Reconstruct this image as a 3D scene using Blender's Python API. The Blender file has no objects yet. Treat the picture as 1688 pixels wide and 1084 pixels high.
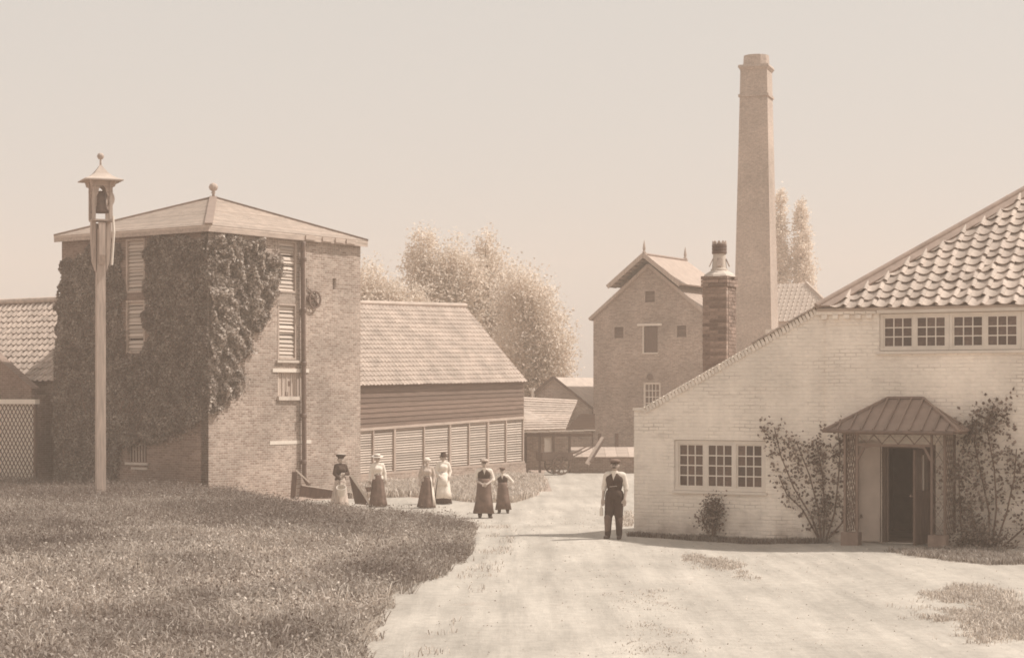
import bpy, bmesh, math, random
import numpy as np
from mathutils import Matrix, Vector
R = math.radians
random.seed(7); rng = np.random.default_rng(11)
scene = bpy.context.scene
C = scene.collection

# ------------------------------------------------------------------ camera, sky, sun, exposure
cam = bpy.data.cameras.new('camera'); cam_o = bpy.data.objects.new('camera', cam); C.objects.link(cam_o)
cam_o.location = (0, 0, 3.2); cam_o.rotation_euler = (R(90), 0, 0)
cam.sensor_width = 36; cam.lens = 36 * 3090 / 1688; cam.shift_y = 108 / 1688
cam.clip_start = .1; cam.clip_end = 3000
scene.camera = cam_o

SUN_EL, SUN_AZ = 53, 10          # azimuth: degrees from +X (picture right) towards +Y (away)
w = bpy.data.worlds.new('World'); scene.world = w; w.use_nodes = True
nt = w.node_tree; nd = nt.nodes; lk = nt.links
bg = nd['Background']
sky = nd.new('ShaderNodeTexSky'); sky.sky_type = 'NISHITA'; sky.sun_disc = False
sky.sun_elevation = R(SUN_EL); sky.sun_rotation = R(90 - SUN_AZ); sky.dust_density = 4; sky.air_density = 1.5
bw = nd.new('ShaderNodeRGBToBW'); lk.new(sky.outputs[0], bw.inputs[0])
pw = nd.new('ShaderNodeMath'); pw.operation = 'POWER'; pw.inputs[1].default_value = .18; lk.new(bw.outputs[0], pw.inputs[0])
mx = nd.new('ShaderNodeVectorMath'); mx.operation = 'SCALE'; mx.inputs[0].default_value = (3.88, 3.77, 3.57); lk.new(pw.outputs[0], mx.inputs['Scale'])
lk.new(mx.outputs[0], bg.inputs['Color']); bg.inputs['Strength'].default_value = .1
sun = bpy.data.lights.new('sun', 'SUN'); sun.energy = 3.6; sun.angle = R(1.5); sun.color = (1, .95, .87)
sun_o = bpy.data.objects.new('sun', sun); C.objects.link(sun_o)
sd = Vector((math.cos(R(SUN_AZ)) * math.cos(R(SUN_EL)), math.sin(R(SUN_AZ)) * math.cos(R(SUN_EL)), math.sin(R(SUN_EL))))
sun_o.rotation_euler = sd.to_track_quat('Z', 'Y').to_euler(); sun_o.location = (60, 20, 80)
vs = scene.view_settings; vs.view_transform = 'Standard'; vs.look = 'None'; vs.gamma = 1; vs.exposure = .45
scene.render.engine = 'CYCLES'; scene.cycles.use_denoising = True
scene.cycles.filter_width = 1.75; scene.cycles.max_bounces = 6; scene.cycles.volume_bounces = 1; scene.cycles.transparent_max_bounces = 8

# ------------------------------------------------------------------ helpers
WM = {}
def tag(o, label=None, cat=None, group=None, kind=None):
    if label: o['label'] = label
    if cat: o['category'] = cat
    if group: o['group'] = group
    if kind: o['kind'] = kind
    return o
def thing(name, loc, yaw, label, cat, group=None):
    o = bpy.data.objects.new(name, None); o.empty_display_size = .3; C.objects.link(o)
    o.location = loc; o.rotation_euler = (0, 0, R(yaw)); WM[o.name] = Matrix()
    return tag(o, label, cat, group)
def put(name, mesh, mat=None, parent=None, M=None):
    """link mesh as one object; M is given in the space of the top-level thing"""
    if mat and not mesh.materials: mesh.materials.append(mat)
    o = bpy.data.objects.new(name, mesh); C.objects.link(o)
    M = M or Matrix(); WM[o.name] = M
    if parent:
        o.parent = parent; o.matrix_basis = WM[parent.name].inverted() @ M
    else: o.matrix_basis = M
    return o
T_ = Matrix.Translation
def RZ(a): return Matrix.Rotation(R(a), 4, 'Z')
def RX(a): return Matrix.Rotation(R(a), 4, 'X')
def RY(a): return Matrix.Rotation(R(a), 4, 'Y')
class MB:
    def __init__(s): s.v = []; s.f = []
    def add(s, vs_, fs):
        n = len(s.v); s.v += [tuple(v) for v in vs_]; s.f += [tuple(i + n for i in f) for f in fs]; return s
    def box(s, x0, x1, y0, y1, z0, z1, M=None):
        p = [Vector((x, y, z)) for z in (z0, z1) for y in (y0, y1) for x in (x0, x1)]
        if M: p = [M @ q for q in p]
        return s.add(p, [(0, 2, 3, 1), (4, 5, 7, 6), (0, 1, 5, 4), (2, 6, 7, 3), (0, 4, 6, 2), (1, 3, 7, 5)])
    def bar(s, a, b, wd, hd=None, up=(0, 0, 1)):
        a, b = Vector(a), Vector(b); hd = hd or wd; d = (b - a).normalized(); u = Vector(up)
        if abs(d.dot(u)) > .98: u = Vector((0, 1, 0))
        r = d.cross(u).normalized(); u = r.cross(d)
        p = [q + r * i * wd / 2 + u * j * hd / 2 for q in (a, b) for j in (-1, 1) for i in (-1, 1)]
        return s.add(p, [(0, 1, 3, 2), (4, 6, 7, 5), (0, 4, 5, 1), (2, 3, 7, 6), (0, 2, 6, 4), (1, 5, 7, 3)])
    def tube(s, path, rad, n=8, cap=True):
        path = [Vector(p) for p in path]; rad = rad if isinstance(rad, (list, tuple)) else [rad] * len(path)
        vs_, fs = [], []
        for i, p in enumerate(path):
            d = (path[min(i + 1, len(path) - 1)] - path[max(i - 1, 0)]).normalized()
            u = Vector((0, 0, 1)) if abs(d.z) < .9 else Vector((1, 0, 0))
            r = d.cross(u).normalized(); u = r.cross(d)
            for k in range(n):
                a = 2 * math.pi * k / n; vs_.append(p + (r * math.cos(a) + u * math.sin(a)) * rad[i])
        for i in range(len(path) - 1):
            for k in range(n):
                k2 = (k + 1) % n; fs.append((i * n + k, i * n + k2, (i + 1) * n + k2, (i + 1) * n + k))
        if cap: fs += [tuple(range(n - 1, -1, -1)), tuple(range((len(path) - 1) * n, len(path) * n))]
        return s.add(vs_, fs)
    def lathe(s, prof, n=16, c=(0, 0, 0), sx=1, sy=1):
        vs_, fs = [], []
        for r, z in prof:
            for k in range(n):
                a = 2 * math.pi * k / n; vs_.append((c[0] + sx * r * math.cos(a), c[1] + sy * r * math.sin(a), c[2] + z))
        for i in range(len(prof) - 1):
            for k in range(n):
                k2 = (k + 1) % n; fs.append((i * n + k, i * n + k2, (i + 1) * n + k2, (i + 1) * n + k))
        fs += [tuple(range(n - 1, -1, -1)), tuple(range((len(prof) - 1) * n, len(prof) * n))]
        return s.add(vs_, fs)
    def prism(s, poly, y0, y1, M=None):       # polygon in x,z pushed along y
        n = len(poly); p = [Vector((x, y, z)) for y in (y0, y1) for x, z in poly]
        if M: p = [M @ q for q in p]
        return s.add(p, [tuple(range(n)), tuple(range(2 * n - 1, n - 1, -1))] + [(i, i + n, (i + 1) % n + n, (i + 1) % n) for i in range(n)])
    def slab(s, pts, th):                     # planar polygon thickened downwards along its normal
        pts = [Vector(p) for p in pts]; nrm = (pts[1] - pts[0]).cross(pts[2] - pts[0]).normalized()
        if nrm.z < 0: pts.reverse(); nrm = -nrm
        n = len(pts); q = pts + [p - nrm * th for p in pts]
        return s.add(q, [tuple(range(n)), tuple(range(2 * n - 1, n - 1, -1))] + [(i, i + n, (i + 1) % n + n, (i + 1) % n) for i in range(n)])
    def mesh(s, name='m', smooth=False):
        m = bpy.data.meshes.new(name); m.from_pydata(s.v, [], s.f)
        b = bmesh.new(); b.from_mesh(m); bmesh.ops.recalc_face_normals(b, faces=b.faces); b.to_mesh(m); b.free()
        if smooth: m.shade_smooth()
        return m
    def build(s, name, mat, parent=None, M=None, smooth=False):
        return put(name, s.mesh(name, smooth), mat, parent, M)
def panel(name, outline, holes, th, mat, parent, M=None):
    """a wall: outline and openings in (x, z), thickness along +y"""
    cu = bpy.data.curves.new(name, 'CURVE'); cu.dimensions = '2D'; cu.fill_mode = 'BOTH'; cu.extrude = th / 2
    for poly in [outline] + holes:
        sp = cu.splines.new('POLY'); sp.points.add(len(poly) - 1); sp.use_cyclic_u = True
        for p, (x, z) in zip(sp.points, poly): p.co = (x, z, 0, 1)
    o = bpy.data.objects.new('tmp', cu); C.objects.link(o)
    m = bpy.data.meshes.new_from_object(o.evaluated_get(bpy.context.evaluated_depsgraph_get()))
    bpy.data.objects.remove(o); bpy.data.curves.remove(cu)
    for v in m.vertices: v.co = (v.co.x, v.co.z + th / 2, v.co.y)
    b = bmesh.new(); b.from_mesh(m); bmesh.ops.remove_doubles(b, verts=b.verts, dist=1e-5); bmesh.ops.recalc_face_normals(b, faces=b.faces); b.to_mesh(m); b.free()
    m.materials.clear(); m.name = name
    return put(name, m, mat, parent, M)
def rect(x0, x1, z0, z1): return [(x0, z0), (x1, z0), (x1, z1), (x0, z1)]
def raw_mesh(name, V, F, k, tone=None):
    """fast mesh: V (n,3), faces of k corners each, optional per-face tone"""
    m = bpy.data.meshes.new(name); n = len(F)
    m.vertices.add(len(V)); m.vertices.foreach_set('co', np.asarray(V, np.float32).ravel())
    m.loops.add(n * k); m.loops.foreach_set('vertex_index', np.asarray(F, np.int32).ravel())
    m.polygons.add(n); m.polygons.foreach_set('loop_start', np.arange(n, dtype=np.int32) * k)
    if tone is not None:
        a = m.attributes.new('tone', 'FLOAT', 'FACE'); a.data.foreach_set('value', np.asarray(tone, np.float32))
    m.update(calc_edges=True); return m
def leaf_mesh(name, P, size, tone, up=.3, aspect=1.0, out=None):
    n = len(P); d = rng.normal(size=(n, 3)); d[:, 2] += up
    if out is not None: d = d * .75 + out
    d /= np.linalg.norm(d, axis=1)[:, None]
    a = np.cross(d, rng.normal(size=(n, 3))); a /= np.linalg.norm(a, axis=1)[:, None] + 1e-9
    b = np.cross(d, a); s = (size * rng.uniform(.6, 1.35, n))[:, None]
    V = np.stack([P - a * s * .5, P - b * s * .32 * aspect + d * s * .07, P + a * s * .5, P + b * s * .32 * aspect + d * s * .07], 1).reshape(-1, 3)
    return raw_mesh(name, V, np.arange(4 * n).reshape(n, 4), 4, tone)
def blade_mesh(name, X, Y, Z, h, wd, tone, lean=.35):
    """arching blades: upright foot, bent tip; three triangles each"""
    n = len(X); a = rng.uniform(0, 2 * math.pi, n); l = rng.normal(0, lean, (n, 2)) * h[:, None]
    dx, dy = np.cos(a) * wd / 2, np.sin(a) * wd / 2; dr = rng.uniform(.55, 1.05, n)
    b0 = np.stack([X - dx, Y - dy, Z], 1); b1 = np.stack([X + dx, Y + dy, Z], 1)
    mx_, my_ = X + l[:, 0] * .35, Y + l[:, 1] * .35; mz = Z + h * .72
    m0 = np.stack([mx_ - dx * .85, my_ - dy * .85, mz], 1); m1 = np.stack([mx_ + dx * .85, my_ + dy * .85, mz], 1)
    t = np.stack([X + l[:, 0] * 1.2, Y + l[:, 1] * 1.2, Z + h * dr], 1)
    V = np.stack([b0, b1, m0, m1, t], 1).reshape(-1, 3); q = np.arange(n)[:, None] * 5
    F_ = np.concatenate([q + np.array([[0, 1, 3]]), q + np.array([[0, 3, 2]]), q + np.array([[2, 3, 4]])], 1).reshape(-1, 3)
    return raw_mesh(name, V, F_, 3, np.repeat(tone, 3))
def inside(poly, X, Y):
    r = np.zeros(len(X), bool); n = len(poly)
    for i in range(n):
        (x0, y0), (x1, y1) = poly[i], poly[i - 1]
        c = ((y0 > Y) != (y1 > Y)) & (X < (x1 - x0) * (Y - y0) / ((y1 - y0) or 1e-9) + x0); r ^= c
    return r
def edge_dist(poly, X, Y):
    best = np.full(len(X), 1e9)
    for i in range(len(poly)):
        a, b = np.array(poly[i - 1]), np.array(poly[i]); d = b - a; L = d @ d + 1e-9
        t = np.clip(((X - a[0]) * d[0] + (Y - a[1]) * d[1]) / L, 0, 1)
        best = np.minimum(best, np.hypot(X - a[0] - t * d[0], Y - a[1] - t * d[1]))
    return best
def vnoise(X, Y, s, seed=0):
    g = np.random.default_rng(seed).uniform(size=(64, 64)); x, y = X / s, Y / s
    xi, yi = np.floor(x).astype(int), np.floor(y).astype(int); fx, fy = x - xi, y - yi
    fx = fx * fx * (3 - 2 * fx); fy = fy * fy * (3 - 2 * fy); G = lambda i, j: g[i % 64, j % 64]
    return (G(xi, yi) * (1 - fx) + G(xi + 1, yi) * fx) * (1 - fy) + (G(xi, yi + 1) * (1 - fx) + G(xi + 1, yi + 1) * fx) * fy
def sst(t): t = np.clip(t, 0, 1); return t * t * (3 - 2 * t)

# ------------------------------------------------------------------ materials (sepia print tones)
def sep(v):
    k = min(1, max(0, v / .65)); lo, hi = (1.46, .88, .67), (1.10, .97, .85)
    e = min(1, k / .85) ** .7
    return tuple(min(.95, v * (a + (b - a) * e)) for a, b in zip(lo, hi)) + (1,)
class NT:
    def __init__(s, name, rough=.85, spec=.25):
        s.m = bpy.data.materials.new(name); s.m.use_nodes = True; s.t = s.m.node_tree
        s.b = s.t.nodes['Principled BSDF']; s.b.inputs['Roughness'].default_value = rough; s.b.inputs['Specular IOR Level'].default_value = spec
        s.co = s.n('ShaderNodeTexCoord').outputs['Object']
    def n(s, typ, **kw):
        x = s.t.nodes.new(typ)
        for k, v in kw.items():
            if k in x.inputs: s.put(x.inputs[k], v)
            else: setattr(x, k, v)
        return x
    def put(s, sock, v):
        if isinstance(v, bpy.types.NodeSocket): s.t.links.new(v, sock)
        else: sock.default_value = v
    def noise(s, scale, detail=4, vec=None, st=None, rough=.55):
        vec = vec or s.co
        if st:
            mp = s.n('ShaderNodeMapping'); s.put(mp.inputs['Vector'], vec); mp.inputs['Scale'].default_value = st; vec = mp.outputs[0]
        x = s.n('ShaderNodeTexNoise'); s.put(x.inputs['Vector'], vec); x.inputs['Scale'].default_value = scale
        x.inputs['Detail'].default_value = detail; x.inputs['Roughness'].default_value = rough; return x.outputs['Fac']
    def ramp(s, f, a, b, lo=0.0, hi=1.0):
        x = s.n('ShaderNodeMapRange'); s.put(x.inputs[0], f)
        for i, v in zip((1, 2, 3, 4), (a, b, lo, hi)): x.inputs[i].default_value = v
        return x.outputs[0]
    def mix(s, f, a, b):
        x = s.n('ShaderNodeMix', data_type='RGBA'); s.put(x.inputs[0], f); s.put(x.inputs[6], a); s.put(x.inputs[7], b); return x.outputs[2]
    def mul(s, c, f):
        x = s.n('ShaderNodeVectorMath', operation='SCALE'); s.put(x.inputs[0], c); s.put(x.inputs['Scale'], f); return x.outputs[0]
    def math(s, op, a, b):
        x = s.n('ShaderNodeMath', operation=op); s.put(x.inputs[0], a); s.put(x.inputs[1], b); return x.outputs[0]
    def rand(s): return s.n('ShaderNodeObjectInfo').outputs['Random']
    def attr(s, nme):
        x = s.n('ShaderNodeAttribute'); x.attribute_name = nme; return x.outputs['Fac']
    def bump(s, h, dist, strength=1.0):
        x = s.n('ShaderNodeBump'); s.put(x.inputs['Height'], h); x.inputs['Distance'].default_value = dist; x.inputs['Strength'].default_value = strength
        s.t.links.new(x.outputs[0], s.b.inputs['Normal'])
    def col(s, c): s.put(s.b.inputs['Base Color'], c); return s.m
def simple(name, v, rough=.85, spec=.25, var=.25, scale=6, st=None, rand=.0, bump=.0):
    t = NT(name, rough, spec); f = t.noise(scale, 5, st=st); k = t.ramp(f, .25, .75, 1 - var, 1 + var)
    if rand: k = t.math('MULTIPLY', k, t.ramp(t.rand(), 0, 1, 1 - rand, 1 + rand))
    if bump: t.bump(f, bump)
    return t.col(t.mul(sep(v)[:3], k))
def brick_mat(name, v1, v2, vm, bwid=.235, bh=.078, mortar=.011, stain=.35, bump=.012, white=0):
    t = NT(name, .92, .15); sx = t.n('ShaderNodeSeparateXYZ'); t.put(sx.inputs[0], t.co)
    cb = t.n('ShaderNodeCombineXYZ'); t.put(cb.inputs[0], t.math('ADD', sx.outputs[0], sx.outputs[1])); t.put(cb.inputs[1], sx.outputs[2])
    wob = t.noise(1.3, 2); wv = t.n('ShaderNodeVectorMath', operation='ADD'); t.put(wv.inputs[0], cb.outputs[0])
    wc = t.n('ShaderNodeCombineXYZ'); t.put(wc.inputs[1], t.ramp(wob, 0, 1, -.03, .03)); t.put(wv.inputs[1], wc.outputs[0])
    br = t.n('ShaderNodeTexBrick'); t.put(br.inputs['Vector'], wv.outputs[0]); br.inputs['Scale'].default_value = 1
    br.inputs['Brick Width'].default_value = bwid; br.inputs['Row Height'].default_value = bh; br.inputs['Mortar Size'].default_value = mortar; br.inputs['Mortar Smooth'].default_value = .4
    br.inputs['Color1'].default_value = sep(v1); br.inputs['Color2'].default_value = sep(v2); br.inputs['Mortar'].default_value = sep(vm); br.inputs['Bias'].default_value = -.1
    c = br.outputs['Color']
    c = t.mul(c, t.ramp(t.noise(.45, 5), .3, .7, 1 - stain, 1 + stain * .8))
    c = t.mul(c, t.ramp(t.noise(9, 4), .3, .7, .95 if stain < .15 else .82, 1.04 if stain < .15 else 1.18))
    if white:
        gap = t.math('MULTIPLY', br.outputs['Fac'], t.ramp(t.noise(1.6, 5, st=(.6, .6, 2.2)), .50, .70))
        c = t.mix(t.math('MULTIPLY', gap, .48), c, sep(.16))
        c = t.mix(t.ramp(t.noise(2.2, 6, st=(1, 1, 2.5)), .54, .72, 0, .4), c, sep(.5))
        c = t.mul(c, t.ramp(t.noise(.9, 6, st=(1, 1, .35), rough=.65), .35, .68, .86, 1.05)); c = t.mix(t.math('MULTIPLY', t.ramp(sx.outputs[2], .0, .7, .8, 0), t.ramp(t.noise(2.4, 6), .35, .65)), c, sep(.26))
    h = t.math('ADD', t.math('MULTIPLY', br.outputs['Fac'], -1.0), t.math('MULTIPLY', t.noise(14, 3), .8))
    t.bump(h, bump); return t.col(c)
def foliage(name, lo, hi, trans=.25):
    t = NT(name, .6, .3); c = t.mix(t.attr('tone'), sep(lo), sep(hi)); t.col(c)
    tr = t.n('ShaderNodeBsdfTranslucent'); t.put(tr.inputs['Color'], c); mxs = t.n('ShaderNodeMixShader'); mxs.inputs[0].default_value = trans
    t.t.links.new(t.b.outputs[0], mxs.inputs[1]); t.t.links.new(tr.outputs[0], mxs.inputs[2]); t.t.links.new(mxs.outputs[0], t.t.nodes['Material Output'].inputs['Surface'])
    return t.m
K = {}
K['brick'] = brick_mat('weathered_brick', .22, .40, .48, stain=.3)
K['brick_dark'] = brick_mat('dark_brick', .14, .23, .27, stain=.3)  # dark walls; on the tower it paints in the shade of one face
K['white'] = brick_mat('whitewashed_brick', .85, .87, .84, bwid=.24, bh=.08, mortar=.012, stain=.12, bump=.0045, white=1)
K['far_brick'] = brick_mat('mill_brick', .25, .40, .44, stain=.28)
K['stack_brick'] = brick_mat('chimney_brick', .35, .43, .47, stain=.2, bump=.006)
K['loose_brick'] = simple('single_brick', .22, var=.3, scale=14, rand=.3, bump=.004)
K['mortar'] = simple('mortar', .34, var=.2)
K['pale_brick'] = simple('limewashed_coping_brick', .72, var=.15, scale=12, rand=.1, bump=.005)
K['tile'] = simple('clay_pantile', .40, .8, .3, .28, 5, rand=.16, bump=.006)
K['tile_stuff'] = simple('clay_pantile_worn', .40, .8, .3, .3, 1.6, bump=.004)
K['hip'] = simple('bedded_hip_tile', .27, .85, .25, .2, 4, rand=.07, bump=.006)
K['slate'] = simple('roof_slate', .42, .8, .3, .18, 3, rand=.1)
K['dark_slate'] = simple('dark_slate', .33, .8, .3, .18, 3, rand=.1)
K['board'] = simple('tarred_weatherboard', .14, .85, .2, .3, 5, (.35, 3, 6), rand=.18, bump=.004)
K['louvre'] = simple('bare_wood_slat', .46, .85, .2, .2, 4, (.4, 3, 8), rand=.2, bump=.003)
K['wood'] = simple('grey_weathered_wood', .38, .85, .2, .28, 5, (4, 4, .35), bump=.004)
K['wood_h'] = simple('grey_weathered_board', .38, .85, .2, .28, 4, (.4, 3, 4), rand=.12, bump=.004)
K['dark_wood'] = simple('dark_stained_wood', .10, .8, .25, .3, 5, (3, 3, .5), bump=.003)
K['paint'] = simple('chalky_white_paint', .66, .6, .3, .08, 4, rand=.05)
K['plaster'] = simple('lime_plaster', .42, .9, .2, .15, 3, bump=.004)
K['iron'] = simple('painted_iron', .12, .55, .4, .3, 8)
K['lead'] = simple('sheet_lead', .20, .6, .4, .18, 3, rand=.15, bump=.003)
K['porch'] = simple('faded_green_paint', .15, .7, .3, .18, 6, rand=.1)
K['plinth'] = simple('mossy_plinth', .2, .9, .2, .25, 7, bump=.006)
K['void'] = simple('dark_interior', .13, .95, .1, .3, 2)
K['pane'] = simple('old_window_glass', .085, .12, .5, .4, 3, rand=.35)
K['stone'] = simple('worn_stone', .5, .9, .2, .16, 4, bump=.006)
K['clay'] = simple('clay_pot', .34, .8, .3, .25, 8)
K['skin'] = simple('skin', .40, .6, .35, .08, 12)
K['hair'] = simple('dark_hair', .05, .6, .3, .3, 40)
K['linen'] = simple('white_linen', .68, .85, .15, .1, 14, bump=.006)
K['stripe'] = simple('pale_cotton', .42, .9, .15, .45, 9, (3, 3, .2), bump=.008)
K['grey_cloth'] = simple('grey_cotton', .30, .9, .15, .15, 14, bump=.006)
K['dark_cloth'] = simple('dark_wool', .055, .9, .15, .2, 14, bump=.006)
K['apron_dark'] = simple('stained_apron', .12, .9, .15, .35, 5, bump=.008)
K['gaiter'] = simple('leather_gaiter', .13, .8, .25, .2, 10)
K['boot'] = simple('boot_leather', .05, .6, .4, .2, 10)
K['straw'] = simple('straw', .60, .8, .2, .12, 20)
K['felt'] = simple('dark_felt', .05, .9, .1, .15, 12)
K['cap'] = simple('tweed_cap', .16, .9, .1, .15, 14)
K['zinc'] = simple('zinc_pail', .55, .5, .5, .12, 8)
K['bark'] = simple('bark', .13, .9, .2, .3, 8, bump=.02)
K['ivy'] = foliage('ivy_leaf', .09, .50, .2)
K['tree'] = foliage('tree_leaf', .58, .82, .55)
K['rose'] = foliage('climber_leaf', .07, .32, .25)
K['grass'] = foliage('grass_blade', .07, .80, .3)
t = NT('earth', .95, .1); t.bump(t.noise(6, 6), .03); K['ground'] = t.col(t.mul(sep(.33)[:3], t.ramp(t.noise(.5, 6), .3, .7, .7, 1.25)))
t = NT('beaten_chalk_track', .95, .1); f1 = t.noise(.35, 6); f2 = t.noise(5, 6); f3 = t.noise(.9, 5, st=(2.6, .22, 1))
c = t.mul((.46, .41, .36), t.ramp(f1, .3, .7, .86, 1.1)); c = t.mul(c, t.ramp(f2, .3, .7, .9, 1.08)); c = t.mul(c, t.ramp(f3, .3, .7, .82, 1.10)); c = t.mix(t.ramp(t.noise(1.1, 8, rough=.7), .58, .72, 0, .35), c, sep(.22))
f4 = t.noise(1.0, 5, st=(2.2, .2, 1), rough=.65); c = t.mul(c, t.ramp(f4, .35, .7, .94, 1.03)); f5 = t.noise(38, 3); c = t.mul(c, t.ramp(f5, .3, .7, .9, 1.08))
t.bump(t.math('ADD', t.math('ADD', t.math('MULTIPLY', f2, .6), f3), t.math('MULTIPLY', f4, .4)), .035); K['road'] = t.col(c)

# ------------------------------------------------------------------ ground, track
LAWN = [(-1.5, 10), (-1.6, 24), (-1.45, 27.5), (-1.07, 32), (-.8, 37.5), (-.75, 44), (-1.0, 47), (-1.9, 50), (-3.0, 51.6), (-4.4, 53.2), (-5.6, 55), (-6.9, 59), (-8.6, 62.4), (-10.3, 63.6), (-17, 68.6), (-24, 73), (-60, 90), (-60, 10)]
def gz(X, Y):
    X = np.asarray(X, float).ravel(); Y = np.asarray(Y, float).ravel()
    b = -.42 * sst((Y - 42.5) / 13)
    far = Y > 150
    d = np.where(inside(LAWN, X, Y), edge_dist(LAWN, X, Y), 0)
    z = b * (1 - sst(d / 2.2))
    z += .06 * sst(d / 3) + .10 * sst((X - 4.5) / 3) * sst((36.5 - np.abs(Y - 38)) / 40) * sst((44 - Y) / 6)
    z += .075 * np.exp(-((X - 1.9) ** 2 / 3 + (Y - 40.4) ** 2 / 5))
    z += np.where(far, 0, (vnoise(X, Y, 2.7, 3) - .5) * .03)
    return z
xs = np.concatenate([np.linspace(-200, -34, 12), np.arange(-33, 33.1, .5), np.linspace(34, 200, 12)])
ys = np.concatenate([np.linspace(-80, 6, 10), np.arange(6.5, 112, .5), np.linspace(113, 330, 14)])
GX, GY = np.meshgrid(xs, ys); GZ = gz(GX, GY); nx, ny = len(xs), len(ys)
ii, jj = np.meshgrid(np.arange(nx - 1), np.arange(ny - 1)); q = (jj * nx + ii).ravel()
F = np.stack([q, q + 1, q + 1 + nx, q + nx], 1)
V = np.stack([GX.ravel(), GY.ravel(), GZ], 1)
m = raw_mesh('ground', V, F, 4); m.shade_smooth()
tag(put('ground', m, K['ground']), kind='structure')
ROAD = [(-2.2, 8), (-2.3, 24), (-2.1, 27.5), (-1.75, 32), (-1.5, 37.5), (-1.4, 43.5), (-1.7, 46.3), (-2.5, 49.2), (-3.5, 51), (-4.9, 53), (-6.3, 56), (-7.2, 61), (-7.6, 63.5), (-4, 66), (0, 64.5), (1.2, 69), (1.6, 76), (1.0, 84), (2, 90), (7, 91), (12, 80), (12, 44), (16, 36), (16, 8)]
cx = (V[F].mean(1)); keep = inside(ROAD, cx[:, 0], cx[:, 1]); FR = F[keep]; us, inv = np.unique(FR, return_inverse=True)
VR = V[us].copy(); VR[:, 2] += .006; m = raw_mesh('road', VR, inv.reshape(-1, 4), 4); m.shade_smooth()
tag(put('road', m, K['road']), kind='structure')

# ------------------------------------------------------------------ roof tile
def tile_mesh(name, wd, ln, amp, th=.018, n=8):
    b = MB(); pr = []
    for i in range(n + 1):
        u = i / n; pr.append((u * wd * 1.12 - wd / 2, (-amp * .8 * math.sin(math.pi * u / .66)) if u < .66 else amp * 1.1 * math.sin(math.pi * (u - .66) / .34)))
    vs_ = [(x, y, z + k) for y, lift in ((0, .03), (ln, 0)) for k in (lift, lift - th) for x, z in pr]
    N = n + 1; fs = []
    for i in range(n):
        fs += [(i, i + 1, 2 * N + i + 1, 2 * N + i), (N + i, 3 * N + i, 3 * N + i + 1, N + i + 1), (i, N + i, N + i + 1, i + 1), (2 * N + i, 2 * N + i + 1, 3 * N + i + 1, 3 * N + i)]
    fs += [(0, 2 * N, 3 * N, N), (n, N + n, 3 * N + n, 2 * N + n)]
    b.add(vs_, fs); m = b.mesh(name); m.shade_smooth(); m.set_sharp_from_angle(angle=R(42))
    return m
def tile_cover(parent, mat, x0, x1, slope_len, cw, gauge, M, ok=None, jit=1.0, mesh=None):
    """individual pantiles on a slope; M maps (across, up-slope, normal) to the thing"""
    m = mesh or tile_mesh('pantile', cw, gauge * 1.22, cw * .13); 
    if not m.materials: m.materials.append(mat)
    for r in range(int(slope_len / gauge)):
        for c in range(int((x1 - x0) / cw)):
            x, s = x0 + (c + .5) * cw, r * gauge
            if ok and not ok(x, s): continue
            put('pantile', m, None, parent, M @ T_((x + random.gauss(0, .006) * jit, s + random.gauss(0, .01) * jit, .03 + random.uniform(0, .008))) @ RZ(random.gauss(0, .9) * jit) @ RX(random.gauss(-2.5, .5)))
def tile_mass(name, parent, mat, x0, x1, slope_len, cw, gauge, M):
    src = tile_mesh('t', cw, gauge * 1.2, cw * .14, n=5); sv = [v.co.copy() for v in src.vertices]; sf = [tuple(p.vertices) for p in src.polygons]
    b = MB()
    for r in range(int(slope_len / gauge)):
        for c in range(int((x1 - x0) / cw)):
            X = M @ T_((x0 + (c + .5) * cw + random.gauss(0, .004), r * gauge + random.gauss(0, .007), .03)) @ RX(-2.5 + random.gauss(0, .4)) @ RZ(random.gauss(0, .5))
            b.add([X @ v for v in sv], sf)
    o = b.build(name, mat, parent, None); o.data.shade_smooth(); o.data.set_sharp_from_angle(angle=R(42)); o['kind'] = 'stuff'; return o

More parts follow.
